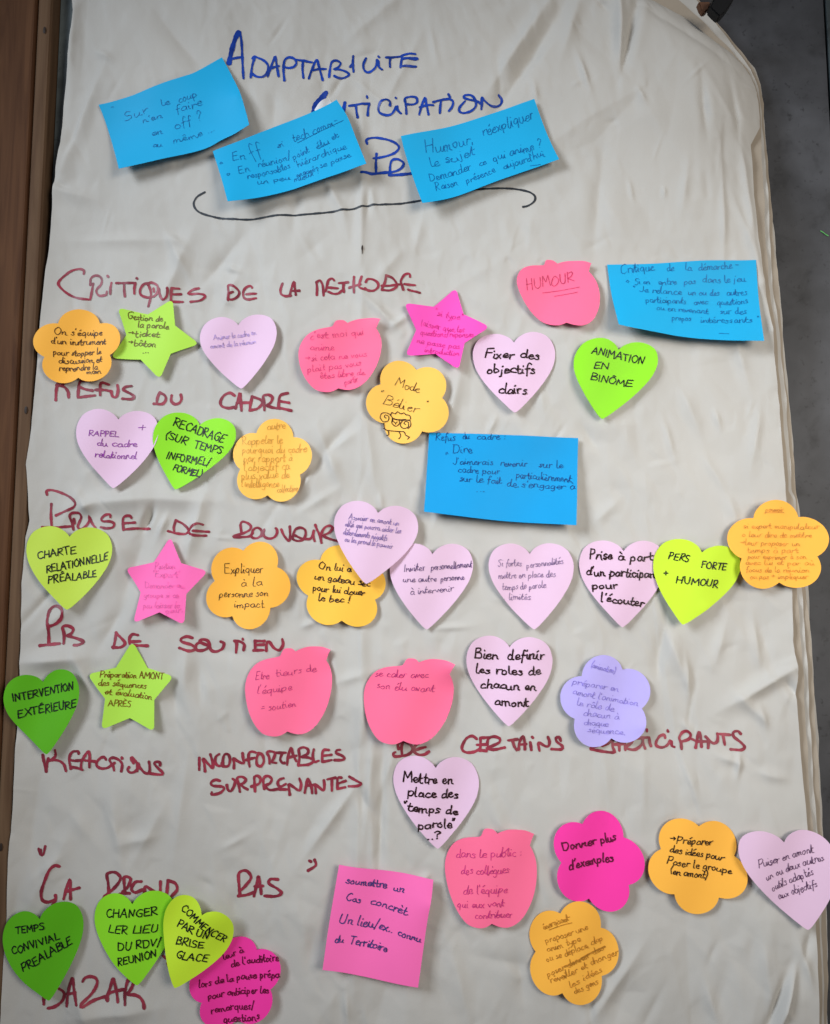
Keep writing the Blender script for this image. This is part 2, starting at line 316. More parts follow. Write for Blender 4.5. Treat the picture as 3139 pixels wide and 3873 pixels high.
# post: its inner side is seen as the lighter strip
HP = .0015
xa = plane(*src('P11', 322, 60), HP)[0] - .0095
post = link(bpy.data.objects.new('wooden_post', None)); post.location = (0, 0, 0)
tag(post, 'brown varnished wooden post down the left side of the paper', 'post')
box('post_face', xa - .14, xa - .004, -HP, -HW - .0005, -.75, .85, wood('red_brown_wood', (.062, .024, .010, 1), (.135, .060, .026, 1)), post, .003)
box('edge_strip', xa - .0035, xa + .0095, -HP + .0012, -HW - .0005, -.75, .85, wood('tan_wood', (.095, .050, .026, 1), (.17, .100, .055, 1)), post, .004)
def disc(name, cx, cz, y, r, m, parent, sx=1.0, sz=1.0, n=14):
    V = [(cx, y - .0006, cz)] + [(cx + r * sx * math.cos(a), y, cz + r * sz * math.sin(a)) for a in np.linspace(0, 2 * math.pi, n, endpoint=False)]
    return mesh_obj(name, V, [(0, 1 + (i + 1) % n, 1 + i) for i in range(n)], m, parent)
M_HOLE = mat('dark_nail_mark', (.030, .018, .012, 1), .6)
for fr, x, y in (('P11', 303, 200), ('P21', 182, 1080), ('P41', 15, 580)):
    X, Z = plane(*src(fr, x, y), HP - .003)
    disc('nail_mark', min(X, xa + .004), Z, -HP + .0006, .0016, M_HOLE, post, .8, 2.0)

# ------------------------------------------------------------------ paper pad
pad = link(bpy.data.objects.new('paper_pad', None)); pad.location = (0, 0, 0)
tag(pad, 'crumpled pad of large off-white paper sheets covered with red and blue marker headings', 'paper pad')
def sheet(name, xl, xr, hf, nx, nz, m, z0=-.44, z1=.49, parent=pad):
    zz = np.linspace(z0, z1, nz); u = np.linspace(0, 1, nx)
    Xs = xl(zz)[:, None] * (1 - u) + xr(zz)[:, None] * u; Zs = np.repeat(zz[:, None], nx, 1)
    Y = -hf(Xs, Zs)
    co = np.stack([Xs, Y, Zs], -1).reshape(-1, 3)
    i = np.arange(nx - 1)[None, :] + nx * np.arange(nz - 1)[:, None]
    q = np.stack([i, i + 1, i + 1 + nx, i + nx], -1).reshape(-1, 4)
    for c in (0, nx - 1):      # the cut edge of the sheet has its own thickness
        e = np.stack([Xs[:, c], Y[:, c], Zs[:, c]], -1); e2 = e + [0, .0002, 0]; b0 = len(co)
        co = np.vstack([co, e, e2]); r = np.arange(nz - 1) + b0
        q = np.vstack([q, np.stack([r, r + 1, r + 1 + nz, r + nz], -1)])
    co = co.astype(np.float32)
    me = bpy.data.meshes.new(name); me.vertices.add(len(co)); me.vertices.foreach_set('co', co.ravel())
    me.loops.add(q.size); me.loops.foreach_set('vertex_index', q.ravel().astype(np.int32))
    me.polygons.add(len(q)); me.polygons.foreach_set('loop_start', np.arange(0, q.size, 4, dtype=np.int32))
    me.update(calc_edges=True); me.polygons.foreach_set('use_smooth', [True] * len(q)); me.materials.append(m)
    return link(bpy.data.objects.new(name, me), parent)
front = sheet('front_sheet', LEFT, RIGHT, lambda x, z: samp(H, x, z), 560, 780, M_PAPER)
gap = float(np.max(HB - CURL * 0 - H))
HBB = blur(H - CURL, .02)
for k, eb in enumerate(BACK):
    ph = rng.uniform(0, 6, 4)
    def hf(x, z, k=k, ph=ph):
        d = np.clip(1 - (eb(z) - x) / .05, 0, 1)
        base = samp(HBB, x, z) - .0045 - .0026 * k
        tp = samp(CURL, np.minimum(x, RIGHT(z) - .001), z) * (1.0 + .05 * k)
        wav = .0007 * np.sin(z * 47 + ph[0] + x * 30) + .0006 * np.sin(z * 110 + ph[1] + 60 * x) + .0004 * np.sin(z * 230 + ph[2] - 90 * x)
        return base + tp + d * wav - .002 * d * (k == 3)
    o = sheet('back_sheet', lambda z: RIGHT(z) - .055, eb, hf, 90, 420, M_PAPER if k % 2 else M_PAPER_SHADE)

# ------------------------------------------------------------------ pen strokes
def parse(s, fr):
    out = []
    for st in s.split(';'):
        pts = []
        for t in st.split():
            if t[0] == '@': fr = t[1:]; continue
            c = t.endswith('!'); x, y = t.rstrip('!').split(',')
            p = src(fr, float(x), float(y)) if fr else (float(x), float(y))
            pts.append((p[0], p[1], c))
        if pts: out.append(pts)
    return out
def smooth(pts, step):
    """Catmull-Rom through pts, sharp at marked ones"""
    if len(pts) == 1: return [(pts[0][0], pts[0][1]), (pts[0][0] + .5, pts[0][1] + .5)]
    runs, cur = [], [pts[0]]
    for p in pts[1:]:
        cur.append(p)
        if p[2]: runs.append(cur); cur = [p]
    if len(cur) > 1: runs.append(cur)
    out = [(pts[0][0], pts[0][1])]
    for r in runs:
        P = [np.array(q[:2]) for q in r]
        P = [2 * P[0] - P[1]] + P + [2 * P[-1] - P[-2]]
        for i in range(1, len(P) - 2):
            n = max(2, int(np.linalg.norm(P[i + 1] - P[i]) / step))
            for k in range(1, n + 1):
                t = k / n
                q = .5 * (2 * P[i] + (P[i + 1] - P[i - 1]) * t + (2 * P[i - 1] - 5 * P[i] + 4 * P[i + 1] - P[i + 2]) * t * t + (3 * P[i] - P[i - 1] - 3 * P[i + 1] + P[i + 2]) * t ** 3)
                out.append((q[0], q[1]))
    return out
def ribbons(name, strokes, width, hfun, hpl, m, parent, wscale=None):
    """strokes: lists of photo pixels; width in metres; laid on the surface hfun"""
    V, F = [], []
    for si, st in enumerate(strokes):
        P = np.array([plane(x, y, hpl) for x, y in st])
        keep = [0] + [i for i in range(1, len(P)) if np.hypot(*(P[i] - P[i - 1])) > 1e-5]
        P = P[keep]
        if len(P) < 2: P = np.array([P[0], P[0] + [.0004, .0002]])
        w = width * (wscale[si] if wscale else 1)
        T = np.gradient(P, axis=0); T /= np.maximum(np.linalg.norm(T, axis=1, keepdims=True), 1e-9)
        N = np.stack([-T[:, 1], T[:, 0]], 1)
        n = len(P); t = np.arange(n)
        ww = w / 2 * (1 + .13 * np.sin(t * .55 + si * 2.1) + .06 * np.sin(t * 1.7 + si))
        # rounded caps: extra rings
        caps = [(-1.0, .05), (-.86, .5), (-.5, .86)]
        Q = [P[0] + T[0] * c * w / 2 for c, _ in caps] + list(P) + [P[-1] - T[-1] * c * w / 2 for c, _ in caps[::-1]]
        NN = [N[0]] * 3 + list(N) + [N[-1]] * 3
        WW = [ww[0] * f for _, f in caps] + list(ww) + [ww[-1] * f for _, f in caps[::-1]]
        Q = np.array(Q); NN = np.array(NN); WW = np.array(WW)[:, None]
        ring = [Q + NN * WW, Q, Q - NN * WW]
        b = len(V); m_ = len(Q)
        off = .00028 + .000022 * (si % 9) + .00002 * np.linspace(0, 1, m_)
        hh = [hfun(r[:, 0], r[:, 1]) for r in ring]
        for i in range(m_):
            for k in range(3): V.append((ring[k][i, 0], -(float(hh[k][i]) + off[i]), ring[k][i, 1]))
        for i in range(m_ - 1):
            a = b + 3 * i
            F.append((a, a + 1, a + 4, a + 3)); F.append((a + 1, a + 2, a + 5, a + 4))
    o = mesh_obj(name, V, F, m, parent)
    me = o.data
    if me.polygons and sum(p.normal.y for p in me.polygons) > 0: me.flip_normals()
    return o
HSH = lambda x, z: samp(H, x, z)
def heading(word, fr, s, m=M_RED, w=.0021, label=None, heavy=None, name='handwritten_word'):
    raw = parse(s, fr); st = [smooth(p, 4.5) for p in raw]
    ws = [1.0] * len(st)
    for k, f in (heavy or {}).items(): ws[k] = f
    o = ribbons(name, st, w, HSH, .0, m, front, ws)
    o['label'] = label or 'the word %s in dark red marker' % word
    return o
B = dict(m=M_BLUE)
heading('ADAPTABILITE', 'Z1', "138,58 112,130 86,230 66,330;150,55 165,150 172,280 182,445;60,300 110,285 175,270;275,270 255,330 240,435;255,280 270,262 300,275 350,300 382,340 375,400 340,430 290,428 245,400;"
 "380,430 400,370 430,285 440,265 450,320 468,425;385,378 430,355 470,345;515,460 508,380 515,300 545,268 590,275 612,310 590,345 550,355 520,350;610,285 680,290 738,298;665,295 662,360 670,435;715,440 735,370 775,275 795,330 825,440;735,370 790,352 850,345;"
 "878,415 885,350 900,290 940,275 972,295 950,335 915,350! 970,352 1025,370 1040,395 1000,415 950,418 920,405;1050,325 1070,300;1075,238 1072,300 1078,365;1180,258 1160,310 1165,355 1195,376 1240,355 1265,320 1272,275;1282,285 1288,330 1312,350;1283,246 1288,252;"
 "1345,250 1420,245 1480,240;1380,250 1376,290 1378,325;1478,240 1470,290 1465,335;1478,235 1530,222 1585,222;1478,265 1540,262 1600,258;1485,330 1530,325 1590,322;110,120 80,240 72,330", label='the word ADAPTABILITE in blue marker', heavy={0: 1.9, 22: 1.3}, **B)
heading('ANTICIPATION', 'Z2', "178,70 145,110 105,160 80,245;178,72 172,105 160,150;335,150 330,180 322,225;370,175 430,165 490,155;425,170 430,220 440,270;515,95 518,105;488,158 535,150! 525,200 522,250;"
 "705,180 705,145 670,130 630,150 610,190 620,230 670,252 720,245 745,210 755,185;752,112 755,115;765,180 770,215 795,240;840,240 835,170 828,120 870,100 920,105 928,140 900,160 850,165;945,240 965,170 992,105 1002,150 1022,242;950,182 1010,165 1060,160;1060,135 1120,115 1190,108;1125,118 1118,170 1115,222;1185,70 1198,95;1190,105 1222,130 1217,170 1190,205;"
 "1320,130 1280,175 1275,210 1310,228 1370,215 1410,175 1400,120 1370,85 1320,80 1315,100 1360,120 1420,140 1450,160;1455,120 1460,150 1455,200;1460,110 1490,140 1540,165 1590,160 1622,130 1625,95 1602,72;120,140 85,215", label='the word ANTICIPATION in blue marker', heavy={0: 2.1, 1: 1.2, 2: 1.5}, **B)
heading('PR', 'Z2', "518,490 512,460 540,440 600,435 690,455 750,480 778,515 750,555 690,580 610,600 570,605;595,565 590,640 592,720;475,738 560,735 640,725 700,718;710,740 705,680 720,620 770,610 815,640 800,680 760,705 720,715;700,742 780,735 880,725", label='the letters PR in blue marker, half covered by a blue note', heavy={2: 1.25, 4: 1.2}, **B)
heading('', 'P11', "1285,1210 1235,1240 1215,1285 1245,1330 1330,1360 1430,1378 1545,1383 1640,1375 1736,1363 @P12 200,1352 400,1330 480,1318 580,1293 700,1280 880,1250 1050,1215 1180,1190 1300,1178 1450,1178 1550,1195 1605,1225 1605,1260 1570,1285 1535,1292", m=M_GREY, w=.0017, label='long black curved line under the blue words', name='curved_underline')
heading('CRITIQUES', 'Z3', "240,108 240,80 200,68 140,85 80,130 40,180 45,215 90,260 150,295 220,315 292,320! 305,260 318,190;295,200 298,150 330,125 370,130 392,160 385,200 350,235 345,260 370,290 430,288! 436,262;475,190 468,230 465,280;440,130 447,138;515,192 580,192 660,190;580,195 580,250 584,300;672,190 665,230 665,280;682,150 685,155;"
 "800,185 740,200 710,250 720,290 770,310 830,300 858,260 850,210 800,185 770,200;775,200 795,250 800,300 780,385;820,235 825,262;870,240 880,300 905,335 935,310 945,260 940,240;975,240 970,290 966,345! 1060,345;975,240 1030,235;975,288 1045,280;1190,230 1140,240 1105,262 1110,275 1180,275 1235,285 1240,305 1200,335 1125,345")
heading('DE', 'Z3', "1440,340 1445,280 1442,220 1490,230 1530,270 1520,310 1480,335 1438,336;1455,287 1480,275;1637,240 1625,225 1590,235 1565,270 1570,320 1610,338 1670,328;1590,293 1670,290", label='the word DE in dark red marker, before LA METHODE')
heading('LA', 'Z4', "155,175 140,220 145,260 180,278 225,275;215,275 230,220 250,165 257,210 265,268;225,238 295,235")
heading('METHODE', 'Z4', "435,268 437,210 432,162;432,165 460,148 480,180 488,225 490,270;575,145 560,130 530,145 520,180 508,235;520,205 605,208;530,240 570,255 610,250 640,225;615,165 690,160;655,165 650,200 655,238;700,205 740,195 790,185;738,120 735,180 738,245;800,120 780,190 790,215 830,225;835,165 850,140 890,140 930,165 935,200 900,230 850,230 830,215;"
 "1000,105 990,160 965,215;1000,105 1050,120 1085,165 1080,200 1030,225 965,222;965,190 1040,185 1115,170;1195,100 1190,75 1150,85 1120,140 1130,180 1140,215;1150,165 1235,168;1180,210 1275,228")
heading('REFUS', 'Z5', "120,95 112,140 108,198;115,100 160,110 185,140 190,178;120,90 190,60 150,100;320,68 275,68 258,90 252,140 250,180! 300,172 360,165;262,110 300,125 345,133;450,92 410,80 396,95 395,162;365,128 420,128 460,135;465,135 475,170 500,172 510,130 505,95;595,100 560,105 545,125 590,150 615,170 600,187 540,185", w=.0024)
heading('DU', 'Z5', "785,145 770,180 765,215;785,145 820,165 825,195 800,220 745,218;865,165 862,200 885,222 915,215 930,190 925,160", w=.0024)
heading('CADRE', 'Z5', "1280,168 1250,150 1210,165 1185,205 1195,235 1240,248 1285,240;1285,250 1305,190 1318,155 1325,265;1295,215 1375,215;1395,180 1385,230 1380,265;1395,175 1450,195 1465,220 1430,255 1380,265;1478,265 1475,215 1470,175 1500,165 1530,180 1520,215 1490,235! 1540,250 1580,255;1632,155 1590,165 1575,190 1570,250! 1655,270;1575,207 1640,218", w=.0024)
heading('PRISE', 'Z6', "122,110 120,80 160,72 240,95 320,135 362,180 345,215 280,245 190,280;155,185 150,270 155,365;85,375 180,378 310,370;335,395 325,340 310,290 330,262 385,262 402,290 385,330 370,370 390,392 430,375 465,330 470,285! 490,340 522,382;340,308 345,345;652,295 650,275 610,280 575,310 590,330 650,332 680,350 670,380 620,388 570,378;822,302 810,285 770,290 750,320 755,400;760,345 850,340;755,397 860,388 965,390")
heading('DE', 'Z6', "1180,325 1165,380 1170,418;1180,320 1240,350 1290,400 1270,430 1200,430 1120,410;1408,358 1370,350 1320,375 1295,420 1340,445 1430,447;1335,410 1455,415", label='the word DE in dark red marker, between PRISE and POUVOIR')
heading('POUVOIR', 'Z7', "190,340 180,280 175,220 200,185 260,200 310,240 300,290 240,325 190,345! 90,370 80,388 180,388 290,378 335,335;330,340 345,290 400,265 450,300 450,360 400,400 340,400 312,372;488,290 478,340 500,390 570,410 630,385 660,330 655,285 643,275;455,375 490,300;715,290 750,370 812,437 830,380 825,250;"
 "870,350 900,290 960,265 1020,290 1032,350 1000,420 930,440 865,415 870,370 900,370 960,400 1040,415 1100,405 1135,330;1138,305 1130,370 1150,440;1160,230 1180,290 1220,370 1240,465;1232,440 1245,330 1290,260 1350,240 1382,270 1340,330 1270,372 1340,410 1455,442")
heading('PB', 'Y1', "112,302 115,200 108,150 125,80 165,55 207,80 205,130 170,170 120,190;55,315 120,308 182,302;210,300 212,240 205,195 235,185 270,205 260,235 230,250! 300,270 342,290 310,310 280,312", w=.0025)
heading('DE', 'Y1', "557,235 550,290 540,330;555,230 600,270 620,300 590,325 535,325;705,245 670,240 650,265 650,300;650,290 720,285;680,312 770,315", w=.0024, label='the word DE in dark red marker, between PB and SOUTIEN')
heading('SOUTIEN', 'Y1', "1055,265 1020,255 985,270 990,290 1050,310 1075,335 1040,350 975,330;1110,290 1080,310 1085,345 1130,345 1165,320 1155,285 1120,275 1100,290 1155,315;1160,300 1175,345 1210,355 1250,335 1260,300 1240,290;1330,285 1345,300 1340,360;1335,285 1370,290 1395,310 1390,345;1385,272 1386,275;1468,285 1466,340;1465,285 1530,285;1465,312 1525,308;1456,347 1520,345;1540,350 1545,300 1560,290 1590,330 1625,345 1650,310 1645,275", w=.0024)
heading('REACTIONS', 'Y2', "90,160 100,220 125,345;125,345 135,260 148,200;225,110 232,150 215,190 160,225;150,225 210,215 280,230 325,270 345,335;492,142 485,118 430,120 395,160 385,220 400,310;395,215 450,220 510,215;405,290 470,300 530,320;515,310 525,230 570,150 605,115 615,180 608,290;560,215 620,220 680,228;"
 "792,205 770,180 730,190 690,235 690,280 740,305 810,295 860,260 890,240;870,250 885,320;850,240 832,210 850,188 890,185 950,215 975,260 965,330;970,180 975,190;1052,285 1035,310 1060,340 1110,335 1150,290 1130,230 1080,178 1075,195 1100,240;1140,325 1145,240 1170,290 1220,345 1265,350 1275,290 1268,225;1388,265 1390,235 1350,225 1325,245 1360,290 1410,340 1410,365 1350,365 1260,352", w=.0022)
heading('INCONFORTABLES', 'Y3', "95,155 92,210 90,270;145,285 140,220 130,165 170,210 215,255 215,200 195,125;275,125 245,150 240,205 270,235 310,225;310,240 310,180 325,130 360,130 375,180 360,235 320,240 300,210;410,260 412,210 405,165 440,190 500,215 495,165 490,120;555,245 545,180 550,120 580,105 610,115;520,185 600,165;640,125 620,170 625,230 660,245 685,200 670,140 635,120;"
 "740,220 735,160 715,120 740,105 790,120 780,170 762,205 800,215;800,120 890,120;860,125 840,180 860,215 880,215;905,230 915,150 940,75 960,140 990,200;915,165 990,150;1010,235 1020,160 1015,90 1060,70 1100,90 1095,130 1030,162! 1100,165 1150,195 1110,230 1010,240;1155,90 1145,150 1160,205 1200,195;1295,95 1250,95 1235,130 1235,205! 1320,190;1235,150 1320,140;1400,95 1370,100 1365,125 1420,150 1445,175 1420,190 1350,190", w=.0022)
heading('SURPRENANTES', 'Y3', "280,375 240,365 200,390 215,420 300,430 320,450 280,490 205,505 205,485;345,415 355,460 380,475 410,430 420,380 400,360;465,480 455,420 440,355 480,340 520,365 500,400 470,410! 500,440 535,460;605,480 600,400 600,345 630,335 655,365 640,410 570,435;690,460 680,400 690,350 730,340 760,370 740,410 700,430 740,470 830,460;870,360 830,375 815,410 840,440 890,415;830,465 920,465;"
 "930,515 920,420 960,440 1020,475 1035,420 1020,365;1070,495 1085,420 1100,365 1130,430 1140,500;1085,430 1150,425;1175,500 1170,440 1160,415 1200,440 1245,475 1255,430 1250,380;1285,370 1360,355;1325,365 1325,475;1415,355 1380,360 1377,462! 1450,445;1385,410 1455,385;1490,345 1530,365 1600,400 1570,425 1485,435", w=.0022)
heading('DE', 'Y4', "155,120 145,170 150,235;120,180 112,140 150,105 190,115 240,155 245,200 200,235 120,250 75,245 70,220 85,210;320,125 295,140 270,160 260,200 300,235 360,235 402,205;270,195 370,165", w=.0023, label='the word DE in dark red marker, under a pink apple note')
heading('CERTAINS', 'Y4', "850,85 810,60 760,80 720,140 715,190 760,215 830,205 880,175;880,195 885,130 885,75! 960,70;855,140 950,135;890,190 940,195;945,140 960,80 1010,60 1060,75 1060,110 1000,145 940,170! 1000,182 1110,160;1145,95 1230,85;1185,95 1195,140 1220,185;1240,180 1250,110 1280,60 1295,100 1300,180;1250,135 1310,130;1350,115 1360,185;1368,65 1374,72;1435,190 1425,130 1440,120 1490,150 1520,150 1530,110 1515,65;1635,100 1620,65 1590,75 1600,110 1650,150 1640,180 1550,178", w=.0023)
heading('PARTICIPANTS', 'Y5', "260,110 240,140 180,180 80,225 140,240 290,260 300,240 285,200 290,120;255,100 275,140 250,170 190,195;345,115 350,240;300,185 400,180;400,150 405,235;480,130 470,170 410,212 470,235 520,225 570,180 580,130;520,130 640,125! 645,180 655,205;575,130 580,180 595,225;617,52 619,66;792,130 785,105 740,115 705,170 710,205 760,220 810,200 840,160;850,165 855,205 875,215;818,62 821,72;"
 "940,230 935,170 920,130 950,80 990,65 1025,95 1010,140 940,165;1070,220 1085,150 1105,75 1120,110 1125,210;1040,140 1090,160 1190,160;1185,220 1190,150 1165,115;1165,115 1230,175 1270,165 1280,120 1275,88;1280,90 1395,100;1330,105 1345,190;1495,90 1470,65 1430,75 1430,115 1490,165 1530,210 1500,240 1400,235", w=.0023)
heading('quote', 'Y6', "62,90 75,120 90,120 100,75;75,95 78,118", w=.0020, label='small opening quotation mark in red marker', name='quotation_mark')
heading('ÇA', 'Y6', "182,182 160,175 130,205 95,290 85,335 92,368 120,378 160,362;160,340 162,365 145,390;205,360 220,300 235,258 240,300 242,362;215,322 290,300", w=.0024)
heading('PREND', 'Y6', "455,330 450,270 445,222 490,212 520,240 500,280 460,320 425,350! 480,345 540,320;545,325 540,270 542,235 575,245 560,290 530,320 570,325;632,262 600,265 580,300 600,320 640,305;650,335 655,290 690,310 715,330;735,265 735,330;775,260 770,335;775,258 815,275 825,310 795,345", w=.0024)
heading('PAS', 'Y6', "1165,350 1160,290 1160,225 1200,212 1225,250 1200,290 1170,320;1155,352 1200,347 1240,335;1240,355 1255,290 1265,245 1275,290 1280,342;1245,302 1290,297;1375,255 1335,255 1325,280 1370,305 1395,330 1360,350 1300,352", w=.0024)
heading('quote', 'Y6', "1547,155 1556,160;1575,150 1582,180 1540,208", w=.0022, label='closing quotation mark in red marker after PAS', name='quotation_mark')
heading('BAZAR', 'Y7', "175,470 178,585;175,350 260,330 330,370 290,420;350,415 395,440 412,480 380,550 300,610 225,630;440,590 455,470 505,285 530,400 565,555;445,460 545,430;620,318 640,285 700,270 760,290 772,350 720,450 620,550 640,575 730,530 860,490! 890,530;890,520 885,480 920,380 955,285 975,360 1010,530;890,460 960,430 1070,400;1095,550 1085,460 1095,380 1120,290! 1175,300 1165,370 1110,455! 1190,455 1250,480 1290,530 1305,590", w=.0024)
heading('', 'Y7', "1505,35 1540,60;1552,110 1562,150", w=.0020, label='short red marker dashes between two heart notes', name='marker_dash')
# slit torn in the sheet
def lens(name, fr, x0, y0, x1, y1, w, m, parent):
    a = plane(*src(fr, x0, y0)); b = plane(*src(fr, x1, y1)); n = 9
    V, F = [], []
    for i in range(n):
        t = i / (n - 1); x = a[0] + (b[0] - a[0]) * t; z = a[1] + (b[1] - a[1]) * t; ww = w * math.sin(math.pi * t) * (.7 + .3 * math.sin(7 * t))
        for s_ in (-1, 1): V.append((x + s_ * ww / 2, -float(samp(H, x, z)) - .0003, z))
    for i in range(n - 1): F.append((2 * i, 2 * i + 1, 2 * i + 3, 2 * i + 2))
    return mesh_obj(name, V, F, m, parent)
lens('slit_tear', 'P22', 532, 58, 531, 118, .0022, mat('dark_slit', (.035, .022, .018, 1), .8), front)

# ------------------------------------------------------------------ handwriting font (single strokes)
FONT = {}
for ln in """A 80 0,0 35,100! 70,0;15,35 62,38
B 70 10,0 12,100! 50,95 55,70 15,53! 60,45 60,10 8,0
C 74 65,85 45,100 15,80 8,45 20,10 45,0 68,12
D 76 10,100 12,0! 50,5 68,45 55,85 5,98
E 66 60,98 12,95! 8,0! 60,4;10,52 50,52
F 62 60,98 12,95! 8,0;10,52 50,54
G 78 65,85 45,100 12,75 8,35 30,0 62,8 68,42! 40,42
H 78 10,100 8,0;65,100 63,0;8,50 66,52
I 26 12,100 10,0
J 52 45,100 45,20 25,-2 5,15
K 72 10,100 8,0;62,98 10,45! 65,0
L 58 12,100 8,3! 58,2
M 92 6,0 14,100! 44,35! 74,100! 84,0
N 80 8,0 12,100! 62,2! 68,100
O 80 40,100 10,75 8,30 35,0 65,20 70,65 42,100
P 66 10,0 12,100;8,96 50,98 62,75 45,50 12,46
Q 82 40,100 10,75 8,30 35,0 65,20 70,65 42,100;45,25 75,-10
R 72 10,0 12,100;8,96 50,98 58,75 42,54 12,48! 65,0
S 64 58,88 35,100 12,85 18,60 50,42 55,15 30,0 5,12
T 72 0,98 70,100;35,98 34,0
U 76 10,100 10,25 35,0 60,22 65,100
V 72 5,100 35,0! 65,100
X 70 5,100 65,0;65,100 5,0
Y 70 5,100 35,50;68,100 25,0
Z 70 5,98 65,98! 5,2! 68,2
a 54 45,50 25,58 8,35 10,8 28,0 44,20 46,52! 45,15 58,2
b 52 10,100 8,5 30,0 46,22 40,48 22,54 9,38
c 45 42,48 25,58 8,35 10,10 28,0 47,8
d 55 44,46 25,56 8,32 12,4 30,2 44,25 48,100! 46,12 58,2
e 46 10,26 40,34 36,56 18,54 8,30 14,5 32,0 49,12
f 38 44,90 30,100 21,80 18,-30;4,55 38,57
g 54 44,50 25,58 8,35 12,8 30,5 44,25 46,52! 46,-25 28,-42 8,-28
h 54 10,100 9,0;9,30 28,55 42,45 42,8 56,2
i 24 10,55 10,8 22,0;12,80 13,83
j 26 14,55 14,-25 0,-38;15,80 16,83
k 50 10,100 9,0;38,58 10,28! 46,0
l 24 10,100 9,12 24,0
m 76 8,55 9,0;9,35 24,56 34,40 34,0;34,35 50,56 62,42 62,8 76,0
n 56 8,55 9,0;9,32 28,56 42,42 42,8 56,0
o 49 26,56 8,38 10,8 28,0 44,20 40,48 24,56
p 54 8,56 8,-42;8,40 28,58 44,38 38,8 20,0 9,10
q 56 44,50 25,58 8,35 12,8 30,5 44,25 46,52! 46,-42
r 40 8,60 9,0;9,26 15,48 24,57 40,58
s 40 36,50 22,58 10,46 30,28 34,8 18,0 4,6
t 36 16,90 15,12 26,0 38,6;2,58 36,60
u 56 8,55 8,12 24,0 42,18 44,55! 44,10 58,0
v 44 6,55 22,0! 40,55
x 46 6,55 40,0;40,56 4,0
y 50 8,55 12,20 40,22;44,55 38,-20 15,-40
z 44 5,54 38,52! 6,2! 42,2
. 20 9,2 11,4
, 20 12,6 6,-16
: 22 10,5 11,7;11,42 12,44
' 18 12,100 8,80
" 30 8,100 6,78;20,100 18,78
? 48 5,80 22,100 42,80 22,50 20,28;19,3 20,5
! 22 14,100 10,30;9,3 10,5
/ 42 36,110 4,-15
( 30 26,112 8,60 10,20 24,-12
) 30 6,112 24,70 22,20 8,-12
- 44 6,45 38,47
= 44 6,55 38,57;6,32 38,34
+ 56 6,50 48,52;27,75 27,26
> 66 2,48 56,50;38,66 58,50! 38,34
* 40 20,60 8,45 20,30 32,45 20,60""".split('\n'):
    c, w, s_ = ln.split(' ', 2)
    FONT[c] = (float(w), [[(float(t.rstrip('!').split(',')[0]), float(t.rstrip('!').split(',')[1]), t.endswith('!')) for t in q.split()] for q in s_.split(';')])
ACC = {'ù': ('u', [(20,90),(34,72)]), 'é': ('e', [(22,72),(38,90)]), 'è': ('e', [(20,90),(34,72)]), 'ê': ('e', [(12,70),(24,86),(36,70)]), 'à': ('a', [(18,90),(32,72)]),
       'â': ('a', [(14,70),(26,86),(38,70)]), 'ô': ('o', [(12,70),(24,86),(36,70)]), 'É': ('E', [(26,112),(48,124)]), 'È': ('E', [(24,124),(42,112)]), 'Ô': ('O', [(22,116),(40,134),(58,116)])}
def line_strokes(text, fr, x0, y0, x1, y1, h, slant=.10, jit=.045, join=.0):
    a, b = np.array(src(fr, x0, y0)), np.array(src(fr, x1, y1)); h = h / FR[fr][2]
    items, tot = [], 0
    for ch in text:
        if ch == ' ': tot += 38; continue
        acc = None
        if ch in ACC: ch, acc = ACC[ch]
        w, st = FONT[ch]; wj = w * random.uniform(.92, 1.08)
        S = [list(q) for q in st]
        if ch.islower(): S = [[(x, y * .80 if y <= 60 else 48 + (y - 60) * 1.3, c) for x, y, c in q] for q in S]
        if acc: S.append([(p[0], p[1], True) for p in acc])
        items.append((tot, wj / w, S, ch)); tot += wj + 5
    L = np.linalg.norm(b - a); d = (b - a) / max(L, 1e-6); up = np.array([d[1], -d[0]])
    sx = L / max(tot, 1); out = []
    prev = None
    for off, ws, S, ch in items:
        dy = random.gauss(0, 4.0); sc = random.uniform(.93, 1.08); dsl = random.gauss(0, .05)
        for q in S:
            pts = []
            for x, y, c in q:
                x += random.gauss(0, 100 * jit * .6); y = y * sc + dy + random.gauss(0, 100 * jit * .6)
                p = a + d * ((off + x * ws) * sx + (slant + dsl) * y / 100 * h) + up * y / 100 * h
                pts.append((p[0], p[1], c))
            if q is S[0] and ch in 'ilnmuebhpvkt' and prev is not None and abs(prev[1] - off) < .01 and join > random.random():
                e = prev[0]; m1 = ((e[0] + pts[0][0]) / 2, (e[1] + pts[0][1]) / 2 + h * .05)
                out.append(smooth([(e[0], e[1], False), (m1[0], m1[1], False), (pts[0][0], pts[0][1], False)], 3.0))
            out.append(smooth(pts, 3.0))
            if q is S[-1] and len(S[-1]) > 3 or (q is S[0] and ch in 'iadjt'): last = pts[-1]
            elif q is S[0]: last = pts[-1]
        prev = (last, off + ws * FONT[ch][0] + 5) if ch.islower() and ch not in 'gjpqyfo' else None
        if prev: prev = (prev[0], round(prev[1], 4))
    return out

